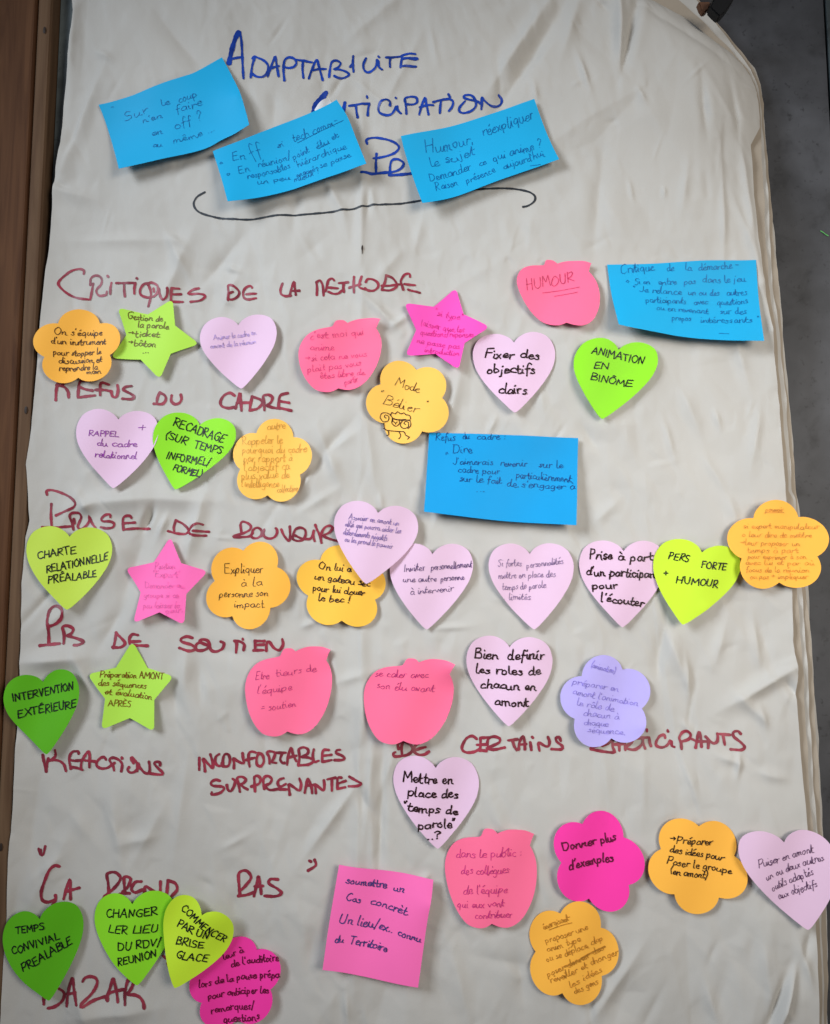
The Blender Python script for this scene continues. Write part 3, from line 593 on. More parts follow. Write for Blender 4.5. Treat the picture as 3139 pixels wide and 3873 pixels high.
# ------------------------------------------------------------------ note shapes
def arc(cx, cy, r, a0, a1, n): return [(cx + r * math.cos(a), cy + r * math.sin(a)) for a in np.linspace(a0, a1, n)]
def t_heart():
    r = [(0,.24,1),(.10,.12,0),(.28,.02,0),(.48,-.01,0),(.70,.04,0),(.88,.17,0),(.98,.38,0),(1.0,.60,0),(.94,.86,0),(.80,1.13,0),(.58,1.44,0),(.34,1.72,0),(.10,1.97,0),(0,2.04,1)]
    l = [(-x, y, c) for x, y, c in r[::-1]]
    return r + l[1:], {'L': (-1,.58), 'A': (-.48,-.01), 'N': (0,.24), 'B': (.48,-.01), 'R': (1,.58), 'T': (0,2.04)}
def t_flower():
    c, r = .54, .46; pts = []; half = c * math.sin(R(36)); ang = math.pi - math.acos((half) / r) - R(54)
    # petals at angles k*72 from straight up
    d = c * math.cos(R(36)) + math.sqrt(r * r - half * half)
    for k in range(5):
        th = -math.pi / 2 + k * R(72); cx, cy = c * math.cos(th), c * math.sin(th)
        n0 = (d * math.cos(th - R(36)), d * math.sin(th - R(36)))
        a0 = math.atan2(n0[1] - cy, n0[0] - cx)
        rel = (a0 - th) % (2 * math.pi); rel = 2 * math.pi - rel
        A = np.linspace(th - rel, th + rel, 14)
        for i, a in enumerate(A[:-1]): pts.append((cx + r * math.cos(a), cy + r * math.sin(a), i == 0))
    return pts, {str(k): (math.cos(-math.pi / 2 + k * R(72)), math.sin(-math.pi / 2 + k * R(72))) for k in range(5)}
def t_star():
    pts = []; ri = .60
    for k in range(5):
        th = -math.pi / 2 + k * R(72)
        i0 = np.array((ri * math.cos(th - R(36)), ri * math.sin(th - R(36)))); i1 = np.array((ri * math.cos(th + R(36)), ri * math.sin(th + R(36))))
        tip = np.array((1.06 * math.cos(th), 1.06 * math.sin(th)))
        pts.append((*i0, 1))
        e0 = tip + (i0 - tip) * .17; e1 = tip + (i1 - tip) * .17
        pts.append((*(tip + (i0 - tip) * .3), 0)); pts.append((*e0, 0)); pts.append((math.cos(th) * 1.0, math.sin(th) * 1.0, 0)); pts.append((*e1, 0)); pts.append((*(tip + (i1 - tip) * .3), 0))
    return pts, {str(k): (math.cos(-math.pi / 2 + k * R(72)), math.sin(-math.pi / 2 + k * R(72))) for k in range(5)}
def t_apple():
    s_ = "1300,466 1338,466 1355,475 1372,492! 1400,478 1450,466 1520,470 1560,480 1602,500! 1590,525 1575,570! 1600,620 1617,690 1615,790 1590,900 1540,1000 1485,1055 1430,1075 1380,1068 1335,1048! 1300,1068 1250,1072 1180,1045 1120,970 1075,870 1050,760 1048,680 1070,610 1110,560 1170,532 1250,520 1272,512 1284,482"
    pts = [(float(t.rstrip('!').split(',')[0]), float(t.rstrip('!').split(',')[1]), t.endswith('!')) for t in s_.split()]
    return pts, {'S': (1320,465), 'V': (1372,492), 'K': (1602,500), 'U': (1575,570), 'R': (1617,740), 'C': (1335,1048), 'L': (1048,715), 'D': (1430,1075)}
TPL = {'heart': t_heart(), 'flower': t_flower(), 'star': t_star(), 'apple': t_apple()}
def fit(shape, keys):
    pts, kk = TPL[shape]
    A = [[kk[k][0], kk[k][1], 1] for k in keys]; Bv = [keys[k] for k in keys]
    M, *_ = np.linalg.lstsq(np.array(A), np.array(Bv), rcond=None)
    return [(*(np.array([x, y, 1]) @ M), c) for x, y, c in pts]
def K(fr, s_, names=None):
    out = []; f = fr
    for t in s_.split():
        if t[0] == '@': f = t[1:]; continue
        x, y = t.split(','); out.append(src(f, float(x), float(y)))
    return dict(zip(names, out)) if names else out
HK = ['L', 'A', 'N', 'B', 'R', 'T']; FK = ['0', '1', '2', '3', '4']; AK = ['S', 'V', 'K', 'U', 'R', 'C', 'L', 'D']

def note(shape, color, keys, label, lines, inkc=(20,20,22), w=.0012, level=0, lift=.004, updir=None, outline=None, extra=None, curls=(), slant=.10, cat='sticky note', twist=0):
    """level: how many notes lie under it; lift: how far its loose end stands off; curls: (photo point, radius m, height m)"""
    lift = lift * .72
    hpl = .0025 + .0025 * max(level, 0) + lift * .3
    if outline is None: outline = fit(shape, keys)
    n = len(outline); ext = outline + [outline[0]]
    k0 = next((i for i, p in enumerate(outline) if p[2]), 0)
    rot = outline[k0:] + outline[:k0]; rot = rot + [rot[0]]
    px = smooth(rot, 9.0)[:-1]
    P = np.array([plane(x, y, hpl) for x, y in px])
    area2 = sum(P[i][0] * P[(i + 1) % len(P)][1] - P[(i + 1) % len(P)][0] * P[i][1] for i in range(len(P)))
    if area2 < 0: P = P[::-1]
    mn, mx = P.min(0), P.max(0); st = .0026
    cen = P.mean(0)
    # inner points, kept off the rim
    G = []
    seg = np.roll(P, -1, 0) - P; sl = np.maximum((seg ** 2).sum(1), 1e-12)
    for i, x in enumerate(np.arange(mn[0], mx[0], st)):
        for j, z in enumerate(np.arange(mn[1], mx[1], st)):
            q = np.array((x + (j % 2) * st / 2, z)); c1 = (P[:, 1] > q[1]) != (np.roll(P, -1, 0)[:, 1] > q[1])
            with np.errstate(divide='ignore', invalid='ignore'):
                xx = seg[:, 0] * (q[1] - P[:, 1]) / seg[:, 1] + P[:, 0]
            if (c1 & (q[0] < xx)).sum() % 2 == 0: continue
            t = np.clip(((q - P) * seg).sum(1) / sl, 0, 1); dd = np.hypot(*(P + seg * t[:, None] - q).T).min()
            if dd > st * .45: G.append(q)
    pts = [Vector(p) for p in P] + [Vector(g) for g in G]
    vo, eo, fo, *_ = delaunay_2d_cdt(pts, [], [list(range(len(P)))], 1, 1e-7)
    XZ = np.array([(v.x, v.y) for v in vo])
    up = np.array(updir if updir is not None else (0, 1)); up = up / np.linalg.norm(up)
    T = (P - cen) @ up; tmax, tmin = T.max(), T.min(); side = np.array((up[1], -up[0])); Sx = (P - cen) @ side; smx = np.abs(Sx).max()
    clr = float(np.max(samp(H, XZ[:, 0], XZ[:, 1]) - samp(HB, XZ[:, 0], XZ[:, 1])))
    clr = max(clr, 0) + .0005 + .0021 * max(level, 0)
    m2 = .5 * (samp(HB, XZ[:, 0], XZ[:, 1]) + samp(HB2, XZ[:, 0], XZ[:, 1]))
    clr2 = max(float(np.max(samp(H, XZ[:, 0], XZ[:, 1]) - m2)), 0) + .0014 + .0021 * max(level, 0)
    cl = [(plane(*c[0], hpl), c[1], c[2]) for c in curls]
    ph = random.uniform(0, 6); WV = .0019; clr2 += .0007
    def surf(x, z):
        x = np.asarray(x, float); z = np.asarray(z, float)
        dx, dz = x - cen[0], z - cen[1]
        t = (tmax - (dx * up[0] + dz * up[1])) / (tmax - tmin); t = np.clip(t, 0, 1.1); s1 = (dx * side[0] + dz * side[1]) / smx
        h = .5 * (samp(HB, x, z) + samp(HB2, x, z)) + clr2 + lift * np.clip((t - .25) / .75, 0, 1.1) ** 1.7 * (1 + .25 * np.sin(2.2 * s1 + ph)) + twist * s1 * t
        h += .0012 * s1 ** 2 * t + WV * np.sin(3.4 * s1 + 2.5 * t + ph)
        for (cx, cz), r, a in cl:
            h = h + a * np.clip(1 - np.hypot(x - cx, z - cz) / r, 0, 1) ** 1.8
        return h
    hh = surf(XZ[:, 0], XZ[:, 1])
    root = bpy.data.objects.new({'rectangle': 'rectangular_note', 'square': 'square_note', 'scrap': 'paper_scrap'}.get(shape, shape + '_note'), None)
    root.empty_display_size = .01; root.location = (cen[0], -float(np.mean(hh)), cen[1]); link(root)
    grp = {'heart': 'heart-shaped sticky notes', 'flower': 'flower-shaped sticky notes', 'star': 'star-shaped sticky notes', 'apple': 'apple-shaped sticky notes', 'rectangle': 'blue rectangular sticky notes'}.get(shape)
    tag(root, label, cat, grp)
    V = [(x, -h, z) for (x, z), h in zip(XZ, hh)]
    F = [tuple(f) for f in fo]
    nv = len(V); TK = .00020
    ec = {}
    for f in F:
        for i in range(3): e = (f[i], f[(i + 1) % 3]); ec[e] = 1
    rim = [e for e in ec if (e[1], e[0]) not in ec]
    F = F + [tuple(v + nv for v in f[::-1]) for f in F]; V = V + [(x, y + TK, z) for x, y, z in V]
    for a, b in rim:
        k = len(V); V += [V[a], V[b], V[b + nv], V[a + nv]]; F.append((k + 1, k, k + 3, k + 2))
    o = mesh_obj('note_sheet', V, F, NM[color] if isinstance(color, str) else color)
    if sum(p.normal.y for p in o.data.polygons[:len(fo)]) > 0: o.data.flip_normals()
    kids = [o]
    for l in lines or []:
        t, fr, x0, y0, x1, y1, h = l[:7]
        if t == '_': S = [[src(fr, x0 + (x1 - x0) * q, y0 + (y1 - y0) * q) for q in np.linspace(0, 1, 14)]]; nm = 'underline'
        else: S = line_strokes(t, fr, x0, y0, x1, y1, h, slant, join=.9 if w < .0009 else .3); nm = 'handwritten_line'
        r = ribbons(nm, S, (l[7] if len(l) > 7 else w) * (.72 if w < .0009 else .82 if w < .0012 else .90), surf, hpl, ink(inkc), None); kids.append(r)
    for nm, fr, s_, ww in extra or []:
        kids.append(ribbons(nm, [smooth(p, 2.0) for p in parse(s_, fr)], ww, surf, hpl, ink(inkc), None))
    inv = root.location.copy()
    for k in kids:
        k.data.transform(__import__('mathutils').Matrix.Translation(-inv)); k.parent = root
    return root

def rect(fr, s_):
    out = []; f = fr
    for t in s_.split():
        if t[0] == '@': f = t[1:]; continue
        c = t.endswith('!'); x, y = t.rstrip('!').split(','); p = src(f, float(x), float(y)); out.append((p[0], p[1], c))
    return out
def LN(fr, s_):
    """'text|x0,y0 x1,y1 h' per row"""
    out = []
    for r in s_.strip().split('\n'):
        t, c = r.strip().split('|'); a, b, h = c.split()
        x0, y0 = a.split(','); x1, y1 = b.split(',')
        out.append((t, fr, float(x0), float(y0), float(x1), float(y1), float(h)))
    return out
NAVY = (14,98,164); BLK = (14,14,18); DRK = (40,12,18)
# --- the white scrap behind the first letter of ANTICIPATION
note('scrap', mat('white_scrap_paper', (.78, .78, .80, 1), .6, .3, (500, .1, .0004)), None, 'small white torn paper corner peeping out above the middle blue note', None,
     outline=rect('P12', "232,700! 262,655 300,625 318,612! 340,640 338,665! 330,720! 280,760!"), lift=.0003, level=-1, cat='paper scrap')
# --- blue notes
note('rectangle', 'blue', None, 'upper left blue rectangular note, tilted, ending in off ? au même', LN('P11', """-|688,690 712,688 40
Sur|780,765 940,712 58
le|1020,684 1075,670 40
coup|1128,668 1245,626 52
n'en|900,785 1028,755 40
faire|1108,730 1278,682 52
en|962,872 1035,858 44
off ?|1105,838 1285,772 60
au|972,950 1030,944 40
même ...|1095,925 1362,848 44"""), NAVY, .00055, outline=rect('P11', "617,655! 740,625 860,596 1030,542 1190,492 1260,455 1392,370! 1450,480 1512,612 1555,750 1575,828! 1480,880 1400,912 1290,965 1050,1022 768,1092! 700,890 650,740"),
     lift=.008, updir=(-.33, .94), curls=[(src('P11',1500,640), .06, .006), (src('P11',768,1092), .05, .006)])
note('rectangle', 'blue', None, 'middle blue rectangular note with two bullet circles and En off si tech', LN('P11', """*|1380,1072 1415,1066 52
En|1465,1035 1550,1010 60
ff|1582,1020 1650,985 88
*|1430,1146 1465,1140 46
En|1505,1117 1578,1094 52""") + LN('P12', """si|0,932 42,920 42
tech comm-|100,897 385,790 58
_|125,902 412,765 1
réunion/|-118,1065 90,1000 46
point|100,1012 205,962 48
élu|245,952 330,915 46
_|255,947 328,914 1
et|345,897 388,870 40
responsables|-178,1148 85,1062 42
hiérarchique|130,1062 435,950 46
un peu|-120,1182 85,1138 38
engagé|125,1132 240,1096 40
se passe|270,1082 465,1010 42
mieux ?|110,1162 275,1110 42"""), NAVY, .00055, outline=rect('P11', "1340,968! 1500,905 @P12 0,795 180,722 300,668 370,630! 440,745 492,880 560,1065! 300,1148 0,1240 @P11 1580,1282 1450,1315! 1400,1150"),
     lift=.007, level=1, updir=(-.33, .94), curls=[(src('P11',1450,1315), .06, .006), (src('P12',560,1065), .04, .004)])
note('rectangle', 'blue', None, 'right blue rectangular note starting Humour, réexpliquer le sujet', LN('P12', """Humour,|920,948 1232,882 80
réexpliquer|1285,842 1608,742 76
le sujet|955,1037 1238,955 64
Demander|950,1142 1215,1056 60
ce|1262,1037 1308,1026 44
qui anime ?|1345,1012 1655,930 60
Raison|988,1200 1130,1162 55
présence|1180,1152 1362,1087 48
aujourd'hui|1410,1077 1668,985 50
_|1575,1052 1638,1043 1"""), NAVY, .00062, outline=rect('P12', "770,852! 1000,793 1200,738 1400,680 1605,617! 1642,722 1690,855 @P13 20,1020! @P12 1500,1103 1300,1172 1100,1246 905,1303! 872,1200 840,1095 795,950"),
     lift=.009, updir=(-.3, .95), curls=[(src('P12',905,1303), .06, .006)])
note('rectangle', 'blue', None, 'blue rectangular note at the right edge, starting Critique de la démarche', LN('P23', """Critique|412,225 628,205 60
de|705,214 752,210 48
la|818,207 866,207 44
démarche -|905,202 1172,182 46
*|440,302 480,298 50
Si on|500,297 598,292 40
entre|648,300 768,292 42
pas|812,292 892,288 42
dans le jeu|932,277 1215,266 46
" Je relance|485,345 802,360 42
un ou des|840,358 1048,357 40
autres|1092,357 1220,352 44
participants|562,417 828,414 44
avec|878,417 972,413 40
questions|1028,417 1224,413 44
ou en revenant|630,465 972,476 40
sur des|1045,477 1212,477 44
propos|728,527 858,527 40
intéressants "|915,537 1285,535 42
_|1028,608 1090,612 1"""), NAVY, .00058, outline=rect('P23', "330,165! 600,163 800,152 1000,138 1280,128! 1290,400 1303,662! 1150,659 1000,652 800,636 560,606 450,590 380,575! 352,370"),
     lift=.010, curls=[(src('P23',380,575), .05, .004)], slant=.05)

# --- flowers
note('flower', 'amber', K('P22', "728,795 1012,843 1058,1160 762,1297 548,1035", ['0','1','2','3','4']), 'yellow flower note with a doodled ram wearing glasses under Mode Bélier',
     LN('P22', """Mode|730,922 885,968 55
"|632,1000 662,1006 50
Bélier|655,1035 882,1098 62
"|918,1062 945,1066 42"""), (60,34,20), .00065, extra=[('ram_drawing', 'P22', "678,1128 668,1120 675,1108 695,1118 690,1145 660,1150 642,1125 655,1098 690,1098 715,1120 722,1150;800,1168 790,1160 800,1148 818,1158 815,1185 785,1192 768,1170 785,1142 825,1145 832,1175 815,1195;715,1128 760,1140 832,1140;718,1130 715,1160 740,1178 762,1160 758,1138;728,1150 738,1158 748,1150;738,1158 738,1166;705,1112 715,1092 735,1100 750,1087 770,1100 790,1094 802,1106 825,1112 832,1132;665,1160 670,1195 690,1205 740,1210 790,1215 800,1235 825,1250;690,1205 695,1230 680,1240;760,1215 770,1240 758,1258;825,1250 812,1262;660,1192 678,1202;715,1126 750,1136 800,1136", .0007)],
     lift=.002)
note('rectangle', 'blue2', None, 'large straight blue rectangular note starting Refus du cadre : Dire', LN('P22', """Refus|985,1260 1112,1264 48
du|1155,1257 1202,1257 44
cadre :|1245,1260 1428,1260 42
Dire|1090,1344 1218,1342 55
"|1042,1382 1070,1382 44
J'aimerais|1095,1417 1348,1420 44
revenir|1390,1427 1562,1427 42
sur le|1635,1434 1790,1434 46
cadre pour|1125,1467 1392,1478 42
particulièrement|1490,1497 1838,1525 46
sur le fait|1135,1524 1402,1537 46
de s'engager à|1430,1552 1862,1572 46
...|1235,1590 1305,1590 40"""), (8,62,130), .00062, outline=rect('P22', "948,1213! 1200,1222 1500,1235 @P23 148,1262! 138,1600 @P33 125,232! @P32 1736,222 1450,205 1200,180 915,143! @P22 930,1500"),
     level=1, lift=.007, slant=.05)
note('flower', 'orange', K('P21', "492,438 747,600 650,872 335,897 232,622", FK), 'orange flower note at the left edge beginning On s\'équipe d\'un instrument',
     LN('P21', """On s'équipe|345,607 635,602 44
d'un instrument|328,667 662,662 42
pour stopper le|340,737 635,727 42
discussion et|370,787 642,777 40
reprendre la|372,834 618,824 40
main|545,854 642,849 34"""), (64,36,14), .00085, lift=.003)
note('star', 'lime', K('P21', "740,440 1075,397 1224,656 1003,874 703,740", FK), 'yellow-green star note reading Gestion de la parole, under the CRITIQUES heading',
     LN('P21', """Gestion de|788,497 1018,522 42
la parole|850,550 1058,572 42
>ticket|790,602 998,622 42
>bâton|790,662 978,684 42
...|885,717 935,719 40"""), (104,92,10), .0009, lift=.0025)
note('heart', 'lilac', K('P21', "1248,620 1360,512 1493,552 1620,475 1718,590 1520,955", HK), 'lilac heart note with two faint lines, just right of the yellow-green star',
     LN('P21', """Animer le cadre en|1338,642 1602,600 34
amont de la réunion|1318,694 1602,655 34"""), (176,150,204), .0006, lift=.005)
note('apple', 'hotpink', K('P22', "395,503 447,522 641,530 617,578 645,720 372,930 134,760 480,950", AK), 'pink apple note starting c\'est moi qui anime, left of the magenta star',
     LN('P22', """c'est moi qui|208,652 542,606 46
anime|205,717 358,712 44
>si cela ne vous|178,787 562,746 42
plait pas vous|192,852 528,802 42
êtes libre de|268,888 548,862 42
partir|422,927 508,907 42"""), (220,66,124), .00060, lift=.004, curls=[(src('P22',641,530), .02, .004)])
note('star', 'magenta2', K('P22', "1110,319 1308,556 1128,822 807,738 808,424", FK), 'magenta star note in the top row, left of the pink HUMOUR apple',
     LN('P22', """"si type"|980,472 1155,512 42
laisser que les|893,547 1168,592 42
questions/réponses|888,607 1225,622 42
ne passe pas|868,657 1138,697 40
introduction|915,717 1135,742 36"""), (216,44,138), .0006, lift=.0045)
note('apple', 'hotpink', K('F', "1154,549 1173,557 1229,541 1226,560 1254,632 1185,677 1077,596 1210,681", AK), 'pink apple note reading HUMOUR with a double underline',
     LN('F', """HUMOUR|1100,607 1204,588 22
_|1135,612 1211,602 1
_|1160,619 1207,613 1"""), (196,44,92), .0006, lift=.004, curls=[(src('F',1229,541), .02, .004)])
note('heart', 'lilac', K('P22', "1218,700 1360,613 1474,664 1605,607 1730,705 1483,1118", HK), 'lilac heart note reading Fixer des objectifs clairs in thick dark pen',
     LN('P22', """Fixer|1295,740 1478,752 58
des|1512,752 1635,767 60
objectifs|1306,842 1612,852 60
clairs|1376,974 1555,982 60"""), DRK, .0014, lift=.004, slant=.04)
note('heart', 'green', K('P23', "125,790 262,618 412,702 535,688 643,800 280,1153", HK), 'bright green heart note reading ANIMATION EN BINÔME',
     LN('P23', """ANIMATION|222,738 560,800 44
EN|235,834 342,838 40
BINÔME|208,908 488,944 42"""), BLK, .0011, lift=.004)
note('heart', 'lilac', K('P21', "483,1190 600,1077 742,1138 865,1090 985,1200 718,1580", HK), 'lilac heart note with violet writing Rappel du cadre and a plus sign',
     LN('P21', """RAPPEL|558,1237 738,1242 34
du cadre|608,1302 852,1302 44
relationnel|598,1372 852,1380 44
+|848,1212 912,1216 62"""), (138,56,152), .00085, lift=.006)
note('heart', 'green', K('P21', "983,1212 1105,1068 1268,1162 1375,1158 1473,1265 1090,1578", HK), 'bright green heart note reading RECADRAGE SUR TEMPS INFORMEL',
     LN('P21', """RECADRAGE|1075,1172 1402,1282 55
(SUR|1028,1247 1162,1292 46
TEMPS|1205,1307 1388,1357 46
INFORMEL/|1035,1377 1315,1427 45
FORMEL)|1075,1450 1262,1502 42"""), BLK, .0011, lift=.004)
note('flower', 'amber', K('F', "578,876 656,947 607,1046 513,1033 491,934", FK), 'pale yellow flower note with faint writing, right of the RECADRAGE heart',
     LN('F', """autre|560,900 598,897 16
Rappeler le|507,931 592,927 18
pourquoi du cadre|507,950 642,947 18
par rapport à|510,968 612,965 18
l'objectif ca|512,986 607,982 18
plus value de|507,1004 607,999 18
l'intelligence|507,1021 585,1019 18
collective|580,1031 625,1030 16"""), (214,156,66), .0006, lift=.0035)
note('heart', 'lime2', K('P31', "178,355 290,252 450,292 575,252 700,375 430,766", HK), 'yellow-green heart note reading CHARTE RELATIONNELLE PRÉALABLE',
     LN('P31', """CHARTE|243,440 478,400 46
RELATIONNELLE|303,522 682,442 44
PRÉALABLE|313,592 612,547 46"""), BLK, .0011, lift=.005)
note('star', 'pink', K('P31', "1057,315 1286,517 1150,833 862,826 795,498", FK), 'pink star note with faint writing Position Expert',
     LN('P31', """Position|962,502 1098,497 42
"Expert"|948,549 1135,553 42
Demander au|903,617 1158,620 38
groupe si ce|900,677 1125,680 38
peu laisser la|903,742 1135,742 38
peur.|1050,777 1155,767 38"""), (232,96,172), .0006, lift=.008, slant=.05)
note('flower', 'orange', K('P31', "1352,398 1672,350 @P32 92,618 @P31 1572,876 1318,740", ['4','0','1','2','3']), 'orange flower note reading Expliquer à la personne son impact',
     LN('P31', """Expliquer|1398,527 1645,522 60
à la|1500,607 1648,602 52
personne son|1365,677 1682,667 48
impact.|1458,742 1668,740 48"""), (54,36,24), .0007, lift=.004)
note('flower', 'yellow', K('P32', "395,343 663,570 578,816 228,842 130,510", FK), 'orange flower note reading On lui un gateau, half under a lilac heart',
     LN('P32', """On lui a|256,502 462,517 44
un gateau sec|228,562 578,607 44
pour lui clouer|218,632 545,667 44
le bec !|250,697 455,712 44"""), (48,28,22), .0010, lift=.001)
note('heart', 'lilac', K('P32', "708,480 850,348 960,407 1090,360 1230,475 928,888", HK), 'lilac heart note reading Inviter personnellement une autre personne',
     LN('P32', """Inviter|788,517 925,507 46
personnellement|958,507 1215,487 46
une autre|783,582 995,577 42
personne|1018,577 1168,562 42
à intervenir|828,657 1102,637 42"""), (92,66,112), .00065, lift=.0015)
note('heart', 'lilac', K('P32', "368,185 490,76 638,157 765,125 878,245 548,603", HK), 'lilac heart note overlapping a yellow flower and another lilac heart beside POUVOIR',
     LN('P32', """Associer en amont un|443,187 758,227 38
allié qui pourra aider les|418,232 772,277 38
débordements négatifs|408,282 685,322 38
ou les prend le pouvoir|418,327 718,372 36"""), (130,106,166), .0006, level=2, lift=.004)
note('heart', 'lilac', K('P32', "1323,475 1445,353 1583,409 1700,350 @P33 115,475 @P32 1600,888", HK), 'lilac heart note reading Si fortes personnalités mettre en place des temps',
     LN('P32', """Si fortes|1373,482 1528,480 44
personnalités|1558,492 1785,467 44
mettre en place des|1378,560 1738,547 44
temps de parole|1403,632 1678,617 44
. limités|1413,692 1585,692 42"""), (132,106,146), .0006, lift=.005)
note('heart', 'lilac', K('P33', "150,455 290,342 430,388 570,350 690,460 425,888", HK), 'lilac heart note reading Prise à part d\'un participant pour l\'écouter',
     LN('P33', """Prise|213,442 358,447 60
à part|390,452 615,452 54
d'un participant|193,542 655,562 56
pour|228,627 390,630 50
l'écouter|278,707 560,742 56"""), DRK, .0013, lift=.0015, slant=.04)
note('heart', 'yellowgreen', K('P33', "650,430 770,306 935,405 1065,400 1178,500 785,868", HK), 'yellow-green heart note reading PERS FORTE HUMOUR',
     LN('P33', """PERS|713,440 838,462 42
FORTE|913,494 1082,514 42
+|682,556 718,556 46
HUMOUR|758,592 1030,624 45"""), BLK, .0011, level=1, lift=.003, curls=[(src('P33',940,760), .012, .0012)])
note('flower', 'orange', K('P33', "1385,63 1699,268 1610,597 1225,600 1084,290", FK), 'orange flower note sticking out over the right edge of the paper',
     LN('P33', """pouvoir|1313,146 1435,146 34
_|1310,152 1438,150 1
si expert manipulateur|1178,250 1662,252 36
o leur dire de mettre|1168,302 1615,307 36
>leur proposer un|1158,354 1545,360 36
temps à part|1198,402 1535,404 38
pour exprimer à son|1203,442 1580,442 34
avec lui et par où|1188,478 1625,480 34
focus de la réunion|1193,524 1595,527 34
ou pas + impliquer|1223,567 1585,567 34"""), (214,138,48), .0006, level=1, lift=.003)
note('heart', 'darkgreen', K('P31', "55,1320 155,1176 235,1196 370,1127 520,1255 298,1658", HK), 'green heart note over the wooden post reading INTERVENTION EXTÉRIEURE',
     LN('P31', """INTERVENTION|93,1327 470,1250 46
EXTÉRIEURE|118,1428 490,1357 48"""), BLK, .0011, level=1, lift=.003)
note('star', 'lime', K('P31', "840,968 1078,1172 975,1492 658,1488 564,1160", FK), 'light green star note reading Préparation AMONT des séquences',
     LN('P31', """Préparation AMONT|633,1172 1035,1187 42
des séquences|623,1222 920,1247 42
et évaluation|663,1277 960,1312 42
APRÈS|683,1352 822,1360 38"""), (122,72,10), .0008, lift=.003)
note('apple', 'hotpink', K('P32', "75,1000 112,1016 327,1020 303,1062 338,1200 65,1518 @P31 1530,1230 @P32 150,1540", AK), 'pink apple note with three short lines ending in = soutien',
     LN('P32', """Etre|-140,1190 -50,1186 50
tieurs de|-10,1172 245,1137 48
l'équipe|-125,1282 90,1256 52
= soutien|-95,1385 115,1357 46"""), (192,52,118), .0006, lift=.005, slant=.15, curls=[(src('P32',327,1020), .018, .003)])
note('apple', 'hotpink', K('P32', "838,1036 895,1068 1101,1110 1070,1164 1097,1300 772,1556 540,1290 890,1592", AK), 'pink apple note with a curled leaf reading se caler avec son élu',
     LN('P32', """se caler avec|608,1172 945,1177 44
son élu avant|618,1242 982,1267 46"""), (176,40,112), .0006, lift=.005, slant=.12, curls=[(src('P32',1101,1110), .022, .008)])
note('heart', 'lilac', K('P32', "1178,1065 1330,922 1450,986 1575,935 1722,1080 1440,1482", HK), 'lilac heart note reading Bien definir les roles de chacun en amont',
     LN('P32', """Bien|1226,1060 1385,1062 64
definir|1433,1067 1670,1062 68
les roles de|1238,1152 1645,1160 56
chacun en|1268,1242 1615,1254 54
amont|1353,1347 1570,1354 56"""), DRK, .0013, lift=.004, slant=.05)
note('flower', 'purple', K('P33', "285,1040 590,1222 522,1557 190,1610 26,1300", FK), 'purple flower note, the only violet one, above PARTICIPANTS',
     LN('P33', """(animation)|218,1122 380,1167 40
préparer en|103,1227 405,1282 44
amont l'animation|103,1292 525,1372 42
le rôle de|128,1362 375,1402 44
chacun à|168,1427 405,1457 44
chaque|173,1482 335,1502 42
séquence.|198,1532 445,1552 42"""), (138,124,206), .0006, lift=.003, curls=[(src('P33',540,1500), .02, .003)])
note('heart', 'lilac', K('P42', "722,155 860,35 992,93 1110,32 1261,175 1000,603", HK), 'lilac heart note reading Mettre en place des temps de parole',
     LN('P42', """Mettre en|783,182 1100,192 66
place des|808,267 1135,282 58
"temps de|783,352 1128,387 56
parole"|873,462 1120,464 56
..?|935,532 1020,537 50"""), DRK, .0013, lift=.0045, slant=.04)
note('apple', 'hotpink', K('P42', "1320,465 1372,492 1602,500 1575,570 1617,740 1335,1048 1048,715 1430,1075", AK), 'pink apple note reading dans le public : des collègues de l\'équipe',
     LN('P42', """dans le public :|1113,652 1525,627 55
des collègues|1143,752 1445,737 54
de l'équipe|1158,867 1435,857 56
qui eux vont|1118,952 1415,942 48
contribuer|1228,1012 1465,1012 46"""), (198,50,126), .00065, lift=.004, slant=.15)
note('flower', 'magenta', K('P43', "22,478 308,380 565,668 385,988 24,872", ['4','0','1','2','3']), 'magenta flower note reading Donner plus d\'exemples',
     LN('P43', """Donner|38,607 265,572 56
plus|288,572 390,547 60
d'exemples|78,727 372,677 60"""), (96,8,48), .0012, lift=.004)
note('flower', 'orange', K('P43', "722,430 1078,464 1188,800 880,1027 587,752", ['4','0','1','2','3']), 'orange flower note reading Préparer des idées pour le groupe',
     LN('P43', """>Préparer|716,557 990,574 48
des idées pour|713,610 1058,672 46
Poser le groupe|695,687 1105,752 46
(en amont)|713,747 955,787 46"""), (48,30,16), .0009, lift=.004)
note('heart', 'lilac', K('P43', "1150,632 1262,510 1437,549 1580,473 1762,660 1575,1100", HK), 'lilac heart note cut off by the right picture edge, starting Puiser en amont',
     LN('P43', """Puiser en amont|1258,707 1630,622 54
un ou deux autres|1308,782 1692,667 48
outils adaptés|1348,852 1625,757 50
aux objectifs|1393,907 1645,832 50"""), (88,52,88), .00065, level=1, lift=.003, slant=.15)
note('flower', 'orange', K('P42', "1598,1028 @P43 185,943 414,1255 195,1570 @P42 1612,1448", ['4','0','1','2','3']), 'amber flower note with slanted faint writing and one crossed-out word',
     LN('P43', """énergisant-|-75,1112 98,1040 42
proposer une|-62,1197 205,1100 44
anim type|-52,1252 160,1175 42
ou se déplace, clap|-57,1312 305,1180 44
poser donner des|-52,1402 312,1240 44
réveiller et changer|-32,1442 405,1270 44
les idées|88,1472 302,1377 42
des gens|118,1512 275,1452 42"""), (182,122,40), .0006, extra=[('crossing_out', 'P43', "55,1337 120,1312 200,1270 315,1225", .0014), ('underline', 'P43', "-40,1112 40,1078 100,1060", .0006)], lift=.003)
